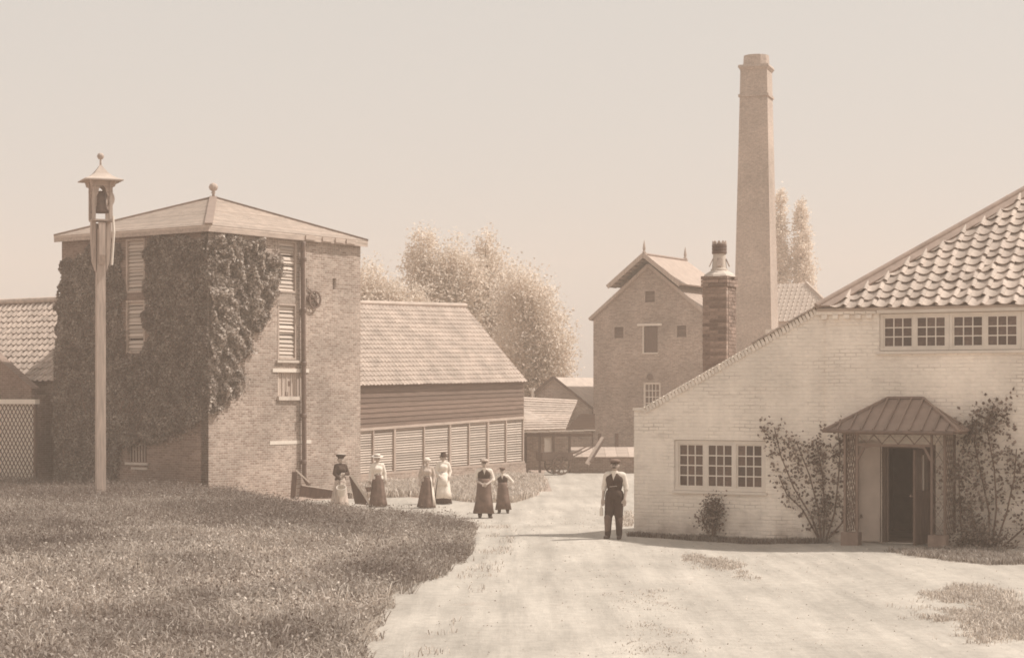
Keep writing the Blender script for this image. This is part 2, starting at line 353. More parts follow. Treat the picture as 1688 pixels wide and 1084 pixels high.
def window(parent, M, x0, x1, z0, z1, sashes, cols, rows, mat=None, fr=.06, bar=.022, y=.04, dep=.07):
    """frame, mullions and bars are one mesh; each pane is its child"""
    mat = mat or K['paint']; b = MB()
    b.box(x0, x1, y, y + dep, z1 - fr, z1); b.box(x0, x1, y - .02, y + dep, z0, z0 + fr)
    sw = (x1 - x0 - fr) / sashes
    for i in range(sashes + 1): b.box(x0 + i * sw, x0 + i * sw + fr, y, y + dep, z0 + fr, z1 - fr)
    panes = []
    for i in range(sashes):
        a, e = x0 + i * sw + fr, x0 + (i + 1) * sw; off = .02 if i % 2 else .035
        s = .035
        b.box(a, e, y + off - .012, y + off + .03, z0 + fr, z0 + fr + s); b.box(a, e, y + off - .012, y + off + .03, z1 - fr - s, z1 - fr)
        b.box(a, a + s, y + off - .013, y + off + .03, z0 + fr, z1 - fr); b.box(e - s, e, y + off - .013, y + off + .03, z0 + fr, z1 - fr)
        a += s; e -= s; g0, g1 = z0 + fr + s, z1 - fr - s; pw_, ph = (e - a) / cols, (g1 - g0) / rows
        for c in range(1, cols): b.box(a + c * pw_ - bar / 2, a + c * pw_ + bar / 2, y + off - .006, y + off + .024, g0, g1)
        for r in range(1, rows): b.box(a, e, y + off - .005, y + off + .023, g0 + r * ph - bar / 2, g0 + r * ph + bar / 2)
        panes += [(a + (c + .5) * pw_, y + off + .012, g0 + (r + .5) * ph, pw_, ph) for c in range(cols) for r in range(rows)]
    wo = b.build('window', mat, parent, M)
    pm = MB().box(-.5, .5, -.002, .002, -.5, .5).mesh('pane'); pm.materials.append(K['pane'])
    for px, py, pz, a, e in panes:
        put('pane', pm, None, wo, (M or Matrix()) @ T_((px, py, pz)) @ RX(random.gauss(0, .8)) @ RZ(random.gauss(0, .8)) @ Matrix.Diagonal((a, 1, e, 1)))
    return wo
def louvre(parent, M, x0, x1, z0, z1, n, mat, fmat, fr=.07, name='louvre_frame', y=.03):
    b = MB(); b.box(x0 - fr, x0, y - .04, y + .12, z0 - fr, z1 + fr).box(x1, x1 + fr, y - .04, y + .12, z0 - fr, z1 + fr).box(x0, x1, y - .04, y + .12, z1, z1 + fr).box(x0, x1, y - .05, y + .12, z0 - fr, z0)
    o = b.build(name, fmat, parent, M); p = (z1 - z0) / n
    sm = MB().box(x0 + .004, x1 - .004, -.008, .008, -p * .50, p * .50).mesh('slat'); sm.materials.append(mat)
    for i in range(n):
        put('slat', sm, None, o, (M or Matrix()) @ T_((0, y + .045, z0 + (i + .5) * p)) @ RX(-24 + random.gauss(0, 2.5)) @ RY(random.gauss(0, .35)))
    return o

# ------------------------------------------------------------------ brick tower
tw = thing('brick_tower', (-10.2, 63, 0), 54.2, 'tall square brick tower with low pyramid roof, half covered in ivy', 'tower')
TX, TY, TH = 7.85, 7.35, 8.80
ML = T_((0, TY, 0)) @ RZ(-90)
panel('front_wall', rect(0, TX, -.7, TH), [rect(3.38, 4.36, 6.78, 8.62), rect(3.38, 4.36, 4.42, 6.42), rect(3.4, 4.78, 3.14, 3.98), rect(4.74, 4.92, 6.95, 7.35), rect(6.3, 6.48, 7.02, 7.42)], .35, K['brick'], tw)
S = lambda y: TY - y
panel('side_wall', rect(0, TY - .002, -.3, TH - .001), [rect(S(4.02), S(3.06), 6.72, 8.62), rect(S(4.02), S(3.06), 4.62, 6.48), rect(S(3.95), S(2.97), .85, 1.50)], .35, K['brick_dark'], tw, ML)  # shaded face: its shade is put into a darker brick colour
MB().box(TX - .35, TX - .001, .351, TY - .01, -.7, TH - .002).box(.351, TX - .351, TY - .36, TY - .011, -.7, TH - .003).build('back_wall', K['brick'], tw)
MB().box(.5, TX - .5, .5, TY - .5, -.5, 8.3).build('dark_loft', K['void'], tw)
AP = Vector((TX / 2, TY / 2, 10.35)); o_ = .2; ez = 8.86
cs = [Vector((-o_, -o_, ez)), Vector((TX + o_, -o_, ez)), Vector((TX + o_, TY + o_, ez)), Vector((-o_, TY + o_, ez))]
rf = MB()
rf.add([c for c in cs] + [AP] + [c - Vector((0, 0, .06)) for c in cs], [(0, 1, 4), (1, 2, 4), (2, 3, 4), (3, 0, 4), (8, 7, 6, 5), (0, 5, 6, 1), (1, 6, 7, 2), (2, 7, 8, 3), (3, 8, 5, 0)])
roof = rf.build('roof', K['slate'], tw)
# slate courses on the two seen slopes: thin overlapping strips, each its own piece
for a, b_ in ((0, 1), (3, 0)):
    A, B = cs[a], cs[b_]; n = 26
    nrm = (B - A).cross(AP - A).normalized()
    for i in range(n):
        t0, t1 = i / n, (i + 1.25) / n
        if t1 > 1: t1 = 1
        p = [A.lerp(AP, t0), B.lerp(AP, t0), B.lerp(AP, t1), A.lerp(AP, t1)]
        lo = nrm * (.030 + random.uniform(0, .006)); hi = nrm * .010
        q = [p[0] + lo, p[1] + lo, p[2] + hi, p[3] + hi, p[0], p[1], p[2], p[3]]
        MB().add(q, [(0, 1, 2, 3), (4, 5, 1, 0), (5, 6, 2, 1), (7, 4, 0, 3), (6, 7, 3, 2), (4, 7, 6, 5)]).build('slate_course', K['slate'], roof)
for c in cs[:2] + cs[3:]:
    MB().bar(c + Vector((0, 0, .05)), AP + Vector((0, 0, .05)), .26 if c is cs[0] else .12, .06).build('hip_roll', K['lead'], roof)
MB().lathe([(.05, -.1), (.05, .16), (.09, .2), (.045, .24), (.06, .26), (.13, .3), (.17, .40), (.13, .5), (.05, .55), (.0, .56)], 16, AP).build('ball_finial', K['wood'], roof, smooth=True)
fz0, fz1 = 8.66, 8.855
for nme, args in (('fascia_board', (-.19, TX + .19, -.195, -.165)), ('fascia_board', (-.195, -.165, -.164, TY + .19))):
    MB().box(*args, fz0, fz1).build(nme, K['wood_h'], tw)
for i, x in enumerate((4.6, 5.5, 6.2, 6.8)):
    MB().box(x, x + .5, -.24, -.196, 8.70, 8.86).build('gutter_bracket', K['wood_h'], tw)
MB().box(-.16, TX + .16, -.16, .0, 8.78, 8.80).box(-.16, -.001, .001, TY + .16, 8.78, 8.80).build('soffit', K['wood_h'], tw)
louvre(tw, None, 3.46, 4.28, 6.86, 8.55, 14, K['louvre'], K['wood'])
louvre(tw, None, 3.46, 4.28, 4.50, 6.34, 14, K['louvre'], K['wood'])
louvre(tw, ML, S(3.94), S(3.14), 6.80, 8.54, 14, K['louvre'], K['wood'])
louvre(tw, ML, S(3.94), S(3.14), 4.70, 6.40, 13, K['louvre'], K['wood'])
b = MB().box(3.4, 4.78, .08, .14, 3.14, 3.98); o = b.build('shuttered_window', K['wood'], tw)
for x in (3.46, 3.68, 3.9, 4.12, 4.34, 4.6): MB().box(x, x + .03, .05, .08, 3.18, 3.96).build('bar', K['louvre'], o)
MB().box(4.0, 4.14, .07, .079, 3.5, 3.68).box(3.86, 4.0, .07, .079, 3.16, 3.3).build('broken_pane', K['void'], o)
for nme, a in (('lintel', (3.1, 4.98, -.04, .12, 3.985, 4.11)), ('sill', (3.36, 4.5, -.09, .1, 3.0, 3.135)), ('lintel', (2.98, 5.12, -.015, .1, 1.45, 1.58)), ('sill', (3.3, 4.5, -.08, .02, 4.32, 4.41))):
    MB().box(*a).build(nme, K['paint'] if 'l' == nme[0] else K['stone'], tw)
b = MB().box(S(3.95), S(2.97), .12, .16, .85, 1.5); o = b.build('cellar_window', K['pane'], tw, ML)
for i in range(7): MB().box(S(3.95) + .05 + i * .145, S(3.95) + .075 + i * .145, .08, .1, .87, 1.48).build('bar', K['louvre'], o, ML)
MB().box(S(4.02), S(2.9), -.06, .1, .76, .845).build('sill', K['stone'], tw, ML)
MB().box(S(3.75), S(2.95), -.02, .1, .60, .68).build('ledge', K['stone'], tw, ML)
dp = MB().tube([(4.5, -.22, 8.62), (4.52, -.16, 8.45), (4.54, -.14, 8.2), (4.6, -.14, 3), (4.62, -.14, .25), (4.7, -.3, -.05)], .085, 12).build('drainpipe', K['iron'], tw, smooth=True)
for z in (8.0, 6.2, 4.3, 2.45, .8): MB().lathe([(.105, -.07), (.12, -.05), (.12, .05), (.105, .07)], 12, (4.58, -.14, z)).build('pipe_collar', K['iron'], dp)
MB().box(4.74, 4.80, -.05, -.001, 4.3, 8.62).build('pipe_batten', K['wood'], tw)
wh = Matrix.Translation((5.2, -.12, 6.6)) @ RX(90)
b = MB()
for k in range(16):
    a0, a1 = 2 * math.pi * k / 16, 2 * math.pi * (k + 1) / 16
    b.bar((.3 * math.cos(a0), .3 * math.sin(a0), 0), (.3 * math.cos(a1), .3 * math.sin(a1), 0), .05)
for k in range(3): a = math.pi * k / 3 + .3; b.bar((-.3 * math.cos(a), -.3 * math.sin(a), 0), (.3 * math.cos(a), .3 * math.sin(a), 0), .035)
b.box(-.05, .05, -.05, .05, -.12, .05); b.build('pulley_wheel', K['iron'], tw, wh)
MB().lathe([(.12, 0), (.12, .08), (.06, .1)], 12).build('pulley_boss', K['iron'], tw, T_((4.95, -.001, 6.62)) @ RX(90))
MB().bar((4.9, -.04, 7.0), (5.35, -.05, 6.75), .035).bar((5.35, -.05, 6.75), (5.4, -.05, 6.3), .03).build('iron_bracket', K['iron'], tw)

# ------------------------------------------------------------------ ivy on the tower
iv = thing('ivy', (-10.2, 63, 0), 54.2, 'dense ivy climbing the shaded face and corner of the brick tower', 'ivy')
PL = [(7.6, -.1), (7.7, 3.0), (7.6, 5), (7.42, 6.6), (7.25, 8.0), (6.2, 8.1), (5.6, 8.66), (4.3, 8.6), (4.12, 7.6), (4.15, 6.4), (4.12, 4.6), (3.0, 4.45), (2.98, 6.4), (3.0, 7.7), (3.15, 8.0), (2.8, 8.55), (-.1, 8.55), (-.1, 2.4), (.6, 2.2), (1.26, 1.92), (2.0, 1.72), (2.9, 1.62), (4.2, 1.5), (4.4, .8), (4.87, -.1)]
PR = [(-.12, 2.4), (.3, 2.6), (.76, 2.95), (1.1, 3.2), (1.45, 3.3), (1.72, 3.6), (1.55, 4.0), (1.22, 3.95), (1.15, 4.2), (1.9, 4.6), (2.0, 4.9), (2.1, 5.3), (2.6, 5.6), (2.85, 5.95), (2.7, 6.25), (3.15, 6.45), (3.3, 6.75), (3.1, 7.1), (3.5, 7.5), (3.42, 8.0), (3.2, 8.25), (2.7, 8.2), (2.4, 8.5), (1.6, 8.4), (1.2, 8.6), (-.12, 8.55)]
def scatter(poly, n, sd_):
    a = np.array(poly); lo, hi = a.min(0), a.max(0); g = np.random.default_rng(sd_)
    X = g.uniform(lo[0], hi[0], n); Z = g.uniform(lo[1], hi[1], n); X2 = X + (vnoise(X, Z, .35, sd_) - .5) * .5; Z2 = Z + (vnoise(Z, X, .35, sd_ + 1) - .5) * .5
    k = inside(poly, X2, Z2); return X[k], Z[k]
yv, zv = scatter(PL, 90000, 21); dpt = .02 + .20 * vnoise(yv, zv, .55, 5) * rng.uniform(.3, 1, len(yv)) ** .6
P1 = np.stack([-dpt, yv, zv], 1); t1 = np.clip(rng.beta(1.6, 2.4, len(yv)) * (.35 + .9 * vnoise(yv, zv, .3, 6)), 0, 1)  # shaded face: leaf tones set darker, shade painted into them
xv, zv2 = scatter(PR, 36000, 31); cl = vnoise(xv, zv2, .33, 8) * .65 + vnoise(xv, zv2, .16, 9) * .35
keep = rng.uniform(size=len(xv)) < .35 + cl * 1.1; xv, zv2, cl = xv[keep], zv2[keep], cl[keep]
dp2 = .02 + .55 * cl ** 1.6 * rng.uniform(.5, 1, len(xv)); P2 = np.stack([xv, -dp2, zv2], 1); t2 = np.clip(rng.beta(2.2, 1.6, len(xv)) * (.35 + cl * 1.2), 0, 1)  # sunlit face: lighter leaf tones paint the sun in, strongest on jutting clumps
ed_ = []
for poly, side in ((PR[1:21], 0), (PL[9:11] + PL[18:], 1)):
    for (a0, b0), (a1, b1) in zip(poly[:-1], poly[1:]):
        m_ = int(90 * math.hypot(a1 - a0, b1 - b0)); u_ = rng.uniform(size=m_); aa = a0 + (a1 - a0) * u_ + rng.normal(0, .13, m_); bb = b0 + (b1 - b0) * u_ + rng.normal(0, .13, m_)
        ed_.append(np.stack([aa, np.full(m_, -.04), bb], 1) if side == 0 else np.stack([np.full(m_, -.04), aa, bb], 1))
ed_ = np.concatenate(ed_); put('trailing_shoots', leaf_mesh('trailing_shoots', ed_, .085, rng.beta(1.6, 2, len(ed_)), .2, 1.3), K['ivy'], iv)
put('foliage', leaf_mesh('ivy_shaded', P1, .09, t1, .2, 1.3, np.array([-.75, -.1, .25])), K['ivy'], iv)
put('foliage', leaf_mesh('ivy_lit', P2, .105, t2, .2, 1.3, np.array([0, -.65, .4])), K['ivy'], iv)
for k in range(9):
    y0 = rng.uniform(4.9, 7.2); pts = [(-.05, y0 + (.3 * math.sin(i * .9 + k)) - i * .35 * (k % 3), -.1 + i * .75) for i in range(7)]
    MB().tube(pts, [.04 - .004 * i for i in range(7)], 6).build('stem', K['bark'], iv)

# ------------------------------------------------------------------ louvred drying shed
sh = thing('drying_shed', (-6.1, 76.4, 0), 54.2, 'long weatherboarded shed with louvred lower wall and pantile roof beside tower', 'shed')
SL = 11.3; zE = lambda x: 3.70 + .018 * x; zT = lambda x: 1.72 + .033 * x; zB = lambda x: -.09 + .017 * x
X0 = -3.0
MB().prism([(X0, -.8), (SL + .12, -.8), (SL + .12, zB(SL) - .03), (X0, zB(X0) - .03)], -.08, .3).build('brick_plinth', K['brick'], sh)
MB().box(X0, SL - .1, .32, .36, zB(0) - .1, 3.85).build('dark_lining', K['void'], sh)
n = 9; 
for i in range(n):
    za, zb = zT(0) + .13, zE(0); h = (zb - za) / n
    b = MB(); sl0 = (.033 * (n - i) + .018 * i) / n
    p = []
    for x, dx in ((X0, 0), (SL, 0)):
        za, zb = zT(x) + .12, zE(x) + .02; h = (zb - za) / n; z0, z1 = za + i * h - .025, za + (i + 1) * h
        p.append([(x, -.045, z0), (x, -.02, z0), (x, .012, z1), (x, -.006, z1)])
    b.add(p[0] + p[1], [(0, 1, 2, 3), (7, 6, 5, 4), (0, 4, 5, 1), (1, 5, 6, 2), (2, 6, 7, 3), (3, 7, 4, 0)]).build('weatherboard', K['board'], sh)
MB().prism([(X0, zT(X0)), (SL, zT(SL)), (SL, zT(SL) + .11), (X0, zT(X0) + .11)], -.09, .02).build('middle_rail', K['wood_h'], sh)
MB().prism([(X0, zB(X0) - .03), (SL, zB(SL) - .03), (SL, zB(SL) + .07), (X0, zB(X0) + .07)], -.09, .1).build('bottom_rail', K['wood_h'], sh)
posts = [.6, 1.95, 3.95, 5.72, 7.11, 8.48, 9.87, 11.2]; prev = X0
for i, x in enumerate(posts):
    wd = .12 if i in (1, 3, 5) else .07
    MB().prism([(x, zB(x) + .07), (x + wd, zB(x) + .07), (x + wd, zT(x)), (x, zT(x))], -.075, .08).build('louvre_post', K['wood'], sh)
for i in range(len(posts)):
    a = (X0 if i == 0 else posts[i - 1] + (.12 if i - 1 in (1, 3, 5) else .07)) + .003; e = posts[i] - .003
    ns = 17
    for k in range(ns):
        z = lambda x: zB(x) + .09 + (zT(x) - zB(x) - .1) * (k + .5) / ns
        ang = math.atan2(z(e) - z(a), e - a); L = e - a
        key = ('slat', i)
        if key not in K: K[key] = MB().box(-L / 2, L / 2, -.006, .006, -.041, .041).mesh('slat'); K[key].materials.append(K['louvre'])
        put('slat', K[key], None, sh, T_(((a + e) / 2, .0, z((a + e) / 2))) @ RY(-math.degrees(ang)) @ RX(-32 + random.gauss(0, 3 if i != 1 else 6)))
MB().box(SL, SL + .06, .0, 6.76, -.8, 3.86).add([(SL, .0, 3.86), (SL, 6.76, 3.86), (SL, 3.38, 7.15), (SL + .06, .0, 3.86), (SL + .06, 6.76, 3.86), (SL + .06, 3.38, 7.15)], [(0, 1, 2), (5, 4, 3), (0, 2, 5, 3), (1, 4, 5, 2)]).build('end_wall', K['board'], sh)
pit = math.degrees(math.atan2(3.36, 3.38)); slen = math.hypot(3.36, 3.38) + .25
tilt = math.degrees(math.atan(.018))
MS = T_((0, -.18, 3.56)) @ RY(-tilt) @ RX(pit)
MB().box(X0, SL + .1, 0, slen, -.06, .0, MS).build('roof_deck', K['void'], sh)
MBk = T_((0, 6.94, 3.56)) @ RY(-tilt) @ RX(-pit)
MB().box(X0, SL + .1, -slen, 0, -.06, .0, MBk).build('roof_back', K['tile_stuff'], sh)
tile_mass('pantiles', sh, K['tile_stuff'], X0, SL + .15, slen + .05, .235, .27, MS)
rp = MS @ Vector((0, slen, 0))
MB().tube([(X0, rp.y + .03, rp.z + .06 + X0 * .018), (4, rp.y + .03, rp.z + .06 + 4 * .018 - .04), (8, rp.y + .03, rp.z + .03 + 8 * .018), (SL + .15, rp.y + .03, rp.z + .06 + SL * .018)], .11, 8).build('ridge_tiles', K['tile_stuff'], sh)

# ------------------------------------------------------------------ outbuilding at the far left
ob = thing('tiled_outbuilding', (-10.2, 63, 0), 54.2, 'low brick outbuilding with pale pantile roof behind the ivy, beside the lattice gate', 'outbuilding')
MO = T_((.5, 16, 0)) @ RZ(-90)             # wall runs away along local y, seen from -x
so = lambda y: 16 - y
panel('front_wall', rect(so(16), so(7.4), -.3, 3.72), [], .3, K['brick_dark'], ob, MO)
pito = 43; sl2 = 3.4 / math.cos(R(pito))
MT = T_((.5, 16, 0)) @ RZ(-90) @ T_((0, -.15, 3.68)) @ RX(pito)
MB().box(0, 8.55, 0, sl2, -.07, 0, MT).build('roof_deck', K['void'], ob)
tile_cover(ob, K['tile'], .4, 8.5, sl2, .30, .34, MT)
rp = MT @ Vector((0, sl2, 0)); MB().tube([(rp.x, 7.5, rp.z + .05), (rp.x, 16, rp.z + .05)], .12, 8).build('ridge_tile', K['tile'], ob)
MB().box(rp.x, rp.x + .1, 7.5, 16, -.3, rp.z - .1).build('back_wall', K['brick'], ob)
wg = thing('gabled_wing', (-10.2, 63, 0), 54.2, 'small brick gable wing with sloping verge above the lattice gate', 'outbuilding')
MG = T_((-.5, 15, 0)) @ RZ(-90); sg = lambda y: 15 - y
ya = 8.42
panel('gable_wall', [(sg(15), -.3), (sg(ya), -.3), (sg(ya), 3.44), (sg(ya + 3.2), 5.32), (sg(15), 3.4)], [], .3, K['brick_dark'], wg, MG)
MB().slab([(-.56, ya - .1, 3.44), (-.2, ya - .1, 3.44), (-.2, ya + 3.2, 5.42), (-.56, ya + 3.2, 5.42)], .05).build('roof_slope', K['brick_dark'], wg)
MB().bar((-.58, ya - .12, 3.40), (-.58, ya + 3.2, 5.36), .03, .06).build('verge_board', K['board'], wg)
MB().box(-.199, .49, ya + .001, ya + .3, -.3, 3.2).build('side_wall', K['brick_dark'], wg)
lg = thing('lattice_gate', (-10.2, 63, 0), 54.2, 'tall white gate with dark diagonal lattice at the left edge', 'gate')
g0, g1, gx = 7.97, 10.6, -.75
MB().box(gx + .08, gx + .12, g0, g1, .0, 2.85).build('back_board', K['paint'], lg)
MB().box(gx - .05, gx + .16, g0 - .12, g1, 2.86, 3.03).build('head_rail', K['paint'], lg)
MB().box(gx - .03, gx + .07, g0 - .1, g0 - .001, -.1, 2.85).build('gate_post', K['dark_wood'], lg)
b = MB(); st_ = .21
for sgn in (1, -1):
    k = -14
    while k < 28:
        zz = k * st_ * 1.35; pts = []
        ya_, yb_ = g0, g1; za_ = zz; zb_ = zz + sgn * (g1 - g0) * 1.35
        # clip to 0..2.85
        def cl_(z): return max(.02, min(2.84, z))
        if not (max(za_, zb_) < .05 or min(za_, zb_) > 2.8):
            s_ = (zb_ - za_) / (yb_ - ya_); c0, c1 = cl_(za_), cl_(zb_)
            b.bar((gx + .05 + .012 * sgn, ya_ + (c0 - za_) / s_, c0), (gx + .05 + .012 * sgn, ya_ + (c1 - za_) / s_, c1), .01, .035, (1, 0, 0))
        k += 1
b.build('lattice', K['dark_wood'], lg)

# ------------------------------------------------------------------ bell on a post
bp = thing('bell_post', (-12.73, 58, 0), 24, 'tall timber post carrying a small roofed bell housing with ball finial', 'bell post')
MB().prism([(-.145, -.5), (.145, -.5), (.13, 8.3), (-.13, 8.3)], -.13, .13).build('post', K['wood'], bp)
for s_ in (-1, 1):
    br = MB(); br.prism([(s_ * .16, 7.0), (s_ * .26, 7.3), (s_ * .30, 7.9), (s_ * .30, 8.55), (s_ * .16, 8.55)], -.1, .1).build('bracket', K['wood'], bp)
    MB().prism([(s_ * .16, 7.2), (s_ * .26, 7.5), (s_ * .28, 8.0), (s_ * .28, 8.5), (s_ * .16, 8.5)], -.1, .1, RZ(90)).build('bracket', K['wood'], bp)
MB().box(-.3, .3, -.3, .3, 8.551, 8.60).build('platform', K['wood_h'], bp)
for x in (-1, 1):
    for y in (-1, 1): MB().box(x * .26 - .05, x * .26 + .05, y * .26 - .05, y * .26 + .05, 8.601, 9.78).build('corner_post', K['wood'], bp)
for k in range(4):
    MB().prism([(-.20, 9.78), (-.20, 9.25), (-.12, 9.42), (-.1, 9.56), (0, 9.64), (.1, 9.56), (.12, 9.42), (.20, 9.25), (.20, 9.78)], -.275, -.245, RZ(90 * k)).build('arched_board', K['wood_h'], bp)
for k in range(4):      # scrolled outer brackets under the roof
    MB().prism([(.27, 9.78), (.55, 9.78), (.5, 9.62), (.40, 9.58), (.42, 9.45), (.33, 9.32), (.30, 9.1), (.27, 9.0)], -.04, .04, RZ(90 * k + 45)).build('scroll_bracket', K['wood'], bp)
rf_ = MB(); pr = [(.74, 9.78), (.74, 9.815), (.47, 9.90), (.28, 10.02), (.13, 10.18), (.03, 10.30)]
vs_, fs = [], []
for r, z in pr:
    for k in range(4): a = math.pi / 4 + k * math.pi / 2; vs_.append((r * 1.25 * math.cos(a) * .9, r * 1.25 * math.sin(a) * .9, z))
for i in range(len(pr) - 1):
    for k in range(4): fs.append((i * 4 + k, i * 4 + (k + 1) % 4, (i + 1) * 4 + (k + 1) % 4, (i + 1) * 4 + k))
fs += [(3, 2, 1, 0), tuple(range(20, 24))]; rr = rf_.add(vs_, fs).build('bell_roof', K['lead'], bp)
rr.data.materials[0] = K['slate']
MB().lathe([(.03, 0), (.03, .17), (.02, .19), (.07, .21), (.115, .29), (.07, .38), (.0, .40)], 14, (0, 0, 10.27)).build('ball_finial', K['wood'], rr, smooth=True)
be = MB().lathe([(.0, .08), (.08, .06), (.15, .0), (.18, -.22), (.22, -.46), (.31, -.6), (.28, -.6), (.15, -.3), (.0, -.25)], 20).build('bell', K['iron'], bp, T_((0, 0, 9.42)), smooth=True)
MB().tube([(0, 0, 9.2), (.0, 0, 8.9)], .02).lathe([(0, 0), (.05, .03), (.05, .07), (0, .1)], 10, (0, 0, 8.82)).build('clapper', K['iron'], be)
whl = MB()
for k in range(20):
    a0, a1 = 2 * math.pi * k / 20, 2 * math.pi * (k + 1) / 20
    whl.bar((.36 * math.cos(a0), 0, .36 * math.sin(a0)), (.36 * math.cos(a1), 0, .36 * math.sin(a1)), .06, .05)
for k in range(3): a = k * math.pi / 3; whl.bar((-.36 * math.cos(a), 0, -.36 * math.sin(a)), (.36 * math.cos(a), 0, .36 * math.sin(a)), .04)
whl.build('bell_wheel', K['wood'], bp, T_((.12, .36, 9.3)))
MB().tube([(.34, -.2, 8.7), (.36, -.25, 8.2), (.3, -.22, 7.2)], .04).build('rope_guide', K['paint'], bp)

# ------------------------------------------------------------------ whitewashed building
AO = (2.74, 42.1, 0); AY = -27.8
wb = thing('whitewashed_building', AO, AY, 'whitewashed brick workshop with hipped pantile roof and long sloping side wall', 'building')
slope = (5.02 - 2.86) / (4.32 - .25)
panel('front_wall', [(0, -.4), (4.5, -.4), (4.5, 5.0), (4.32, 4.98), (.25, 2.84), (.0, 2.84)], [rect(.97, 3.12, 1.07, 2.2)], .34, K['white'], wb)
panel('front_wall', rect(4.501, 10.8, -.4, 5.0), [rect(5.66, 10.4, 4.11, 4.90), rect(5.72, 6.86, .1, 2.16)], .34, K['white'], wb, T_((0, -.06, 0)))
MB().box(0, .3, .341, 8, -.4, 2.7).box(.3, 10.8, 7.7, 8, -.4, 4.9).box(10.5, 10.79, .35, 7.7, -.4, 4.9).build('side_wall', K['white'], wb)
MB().box(.9, 3.3, .9, .95, .6, 2.6).box(5.0, 10.4, 3.2, 3.3, 0, 4.95).box(4.9, 5.0, .3, 3.3, 0, 4.95).build('dark_partition', K['void'], wb)
MB().box(4.6, 10.5, .29, 3.4, .06, .12).build('inner_floor', K['void'], wb)
MB().box(.35, 10.5, .35, 7.7, 2.7, 2.75).build('inner_ceiling', K['void'], wb)
window(wb, None, .98, 3.11, 1.08, 2.19, 3, 3, 4, fr=.075, bar=.026)
MB().box(.94, 3.16, -.05, .05, 1.02, 1.075).build('sill', K['paint'], wb)
window(wb, T_((0, -.06, 0)), 5.67, 7.13, 4.12, 4.89, 2, 3, 3, fr=.06, bar=.024)
window(wb, T_((0, -.06, 0)), 7.135, 8.6, 4.12, 4.89, 2, 3, 3, fr=.06, bar=.024)
window(wb, T_((0, -.06, 0)), 8.605, 10.39, 4.12, 4.89, 2, 3, 3, fr=.06, bar=.024)
MB().box(5.6, 10.5, -.13, -.02, 4.05, 4.108).build('sill', K['paint'], wb)
MB().box(5.62, 10.8, -.12, -.062, 4.905, 5.03).build('eaves_board', K['paint'], wb)
MB().box(4.3, 5.6, -.10, -.061, 4.90, 5.0).build('corbel_course', K['white'], wb)
for i in range(5): MB().box(4.42 + i * .245, 4.54 + i * .245, -.13, -.062, 4.80, 4.895).build('dentil_brick', K['white'], wb)
MB().box(4.502, 5.6, -.075, -.062, 4.68, 4.71).build('string_course', K['white'], wb)
# tumbled bricks along the verge
ang = math.atan(slope); bm_ = MB().box(-.033, .033, 0, .3, 0, .15).mesh('coping_brick'); bm_.materials.append(K['pale_brick'])
L = math.hypot(4.07, 2.14); nb = int(L / .088)
for i in range(nb):
    s_ = (i + .5) * L / nb
    put('coping_brick', bm_, None, wb, T_((.25 + s_ * math.cos(ang), -.022 + random.gauss(0, .008), 2.84 + s_ * math.sin(ang) - .085)) @ RY(-math.degrees(ang) + random.gauss(0, 2)))
MB().box(-.02, .26, -.03, .36, 2.845, 2.9).build('verge_stone', K['white'], wb)
MB().slab([(.1, .1, 2.86), (4.35, .1, 5.09), (4.35, 7.9, 5.09), (.1, 7.9, 2.86)], .08).build('catslide_roof', K['tile'], wb)
for i in range(11):     # tile edges standing over the verge near the top
    x = 2.9 + i * .14; MB().box(-.09, .09, -.05, .3, 0, .035, T_((x, 0, 2.86 + (x - .25) * slope + .07)) @ RY(-math.degrees(ang) + 4)).build('verge_tile', K['tile'], wb)
PT = 36.5; h0 = Vector((4.32, -.16, 5.02)); tp = math.tan(R(PT)); rz_ = 5.02 + 4.1 * tp
hp = Vector((8.42, 3.94, rz_)); rp = Vector((12, 3.94, rz_))
MB().slab([h0, (12, -.16, 5.02), rp, hp], .06).slab([h0 + Vector((0, 8.2, 0)), h0, hp], .06).slab([(12, 8.04, 5.02), h0 + Vector((0, 8.2, 0)), hp, rp], .06).build('roof_deck', K['tile_stuff'], wb)
MR = T_((0, -.19, 5.01)) @ RX(PT)
tile_cover(wb, K['tile'], 4.3, 10.8, 4.1 / math.cos(R(PT)), .325, .305, MR, ok=lambda x, s: x > 4.40 + (s + .12) * math.cos(R(PT)), jit=2.2, mesh=tile_mesh('large_pantile', .325, .39, .040, .018, 12))
hd = (hp - h0); hn = 13
MB().slab([h0 + Vector((.0, -.02, .07)), h0 + Vector((.34, -.02, .07)), hp + Vector((.34, -.02, .07)), hp + Vector((0, -.02, .07))], .04).build('hip_flashing', K['hip'], wb)
hm = MB()
for k in range(9): pass
for i in range(hn):
    a = h0 + hd * (i / hn) + Vector((0, 0, .06)); e = h0 + hd * ((i + 1.0) / hn) + Vector((0, 0, .06))
    MB().tube([a, e], .075, 12).build('hip_tile', K['hip'], wb).data.set_sharp_from_angle(angle=R(50))
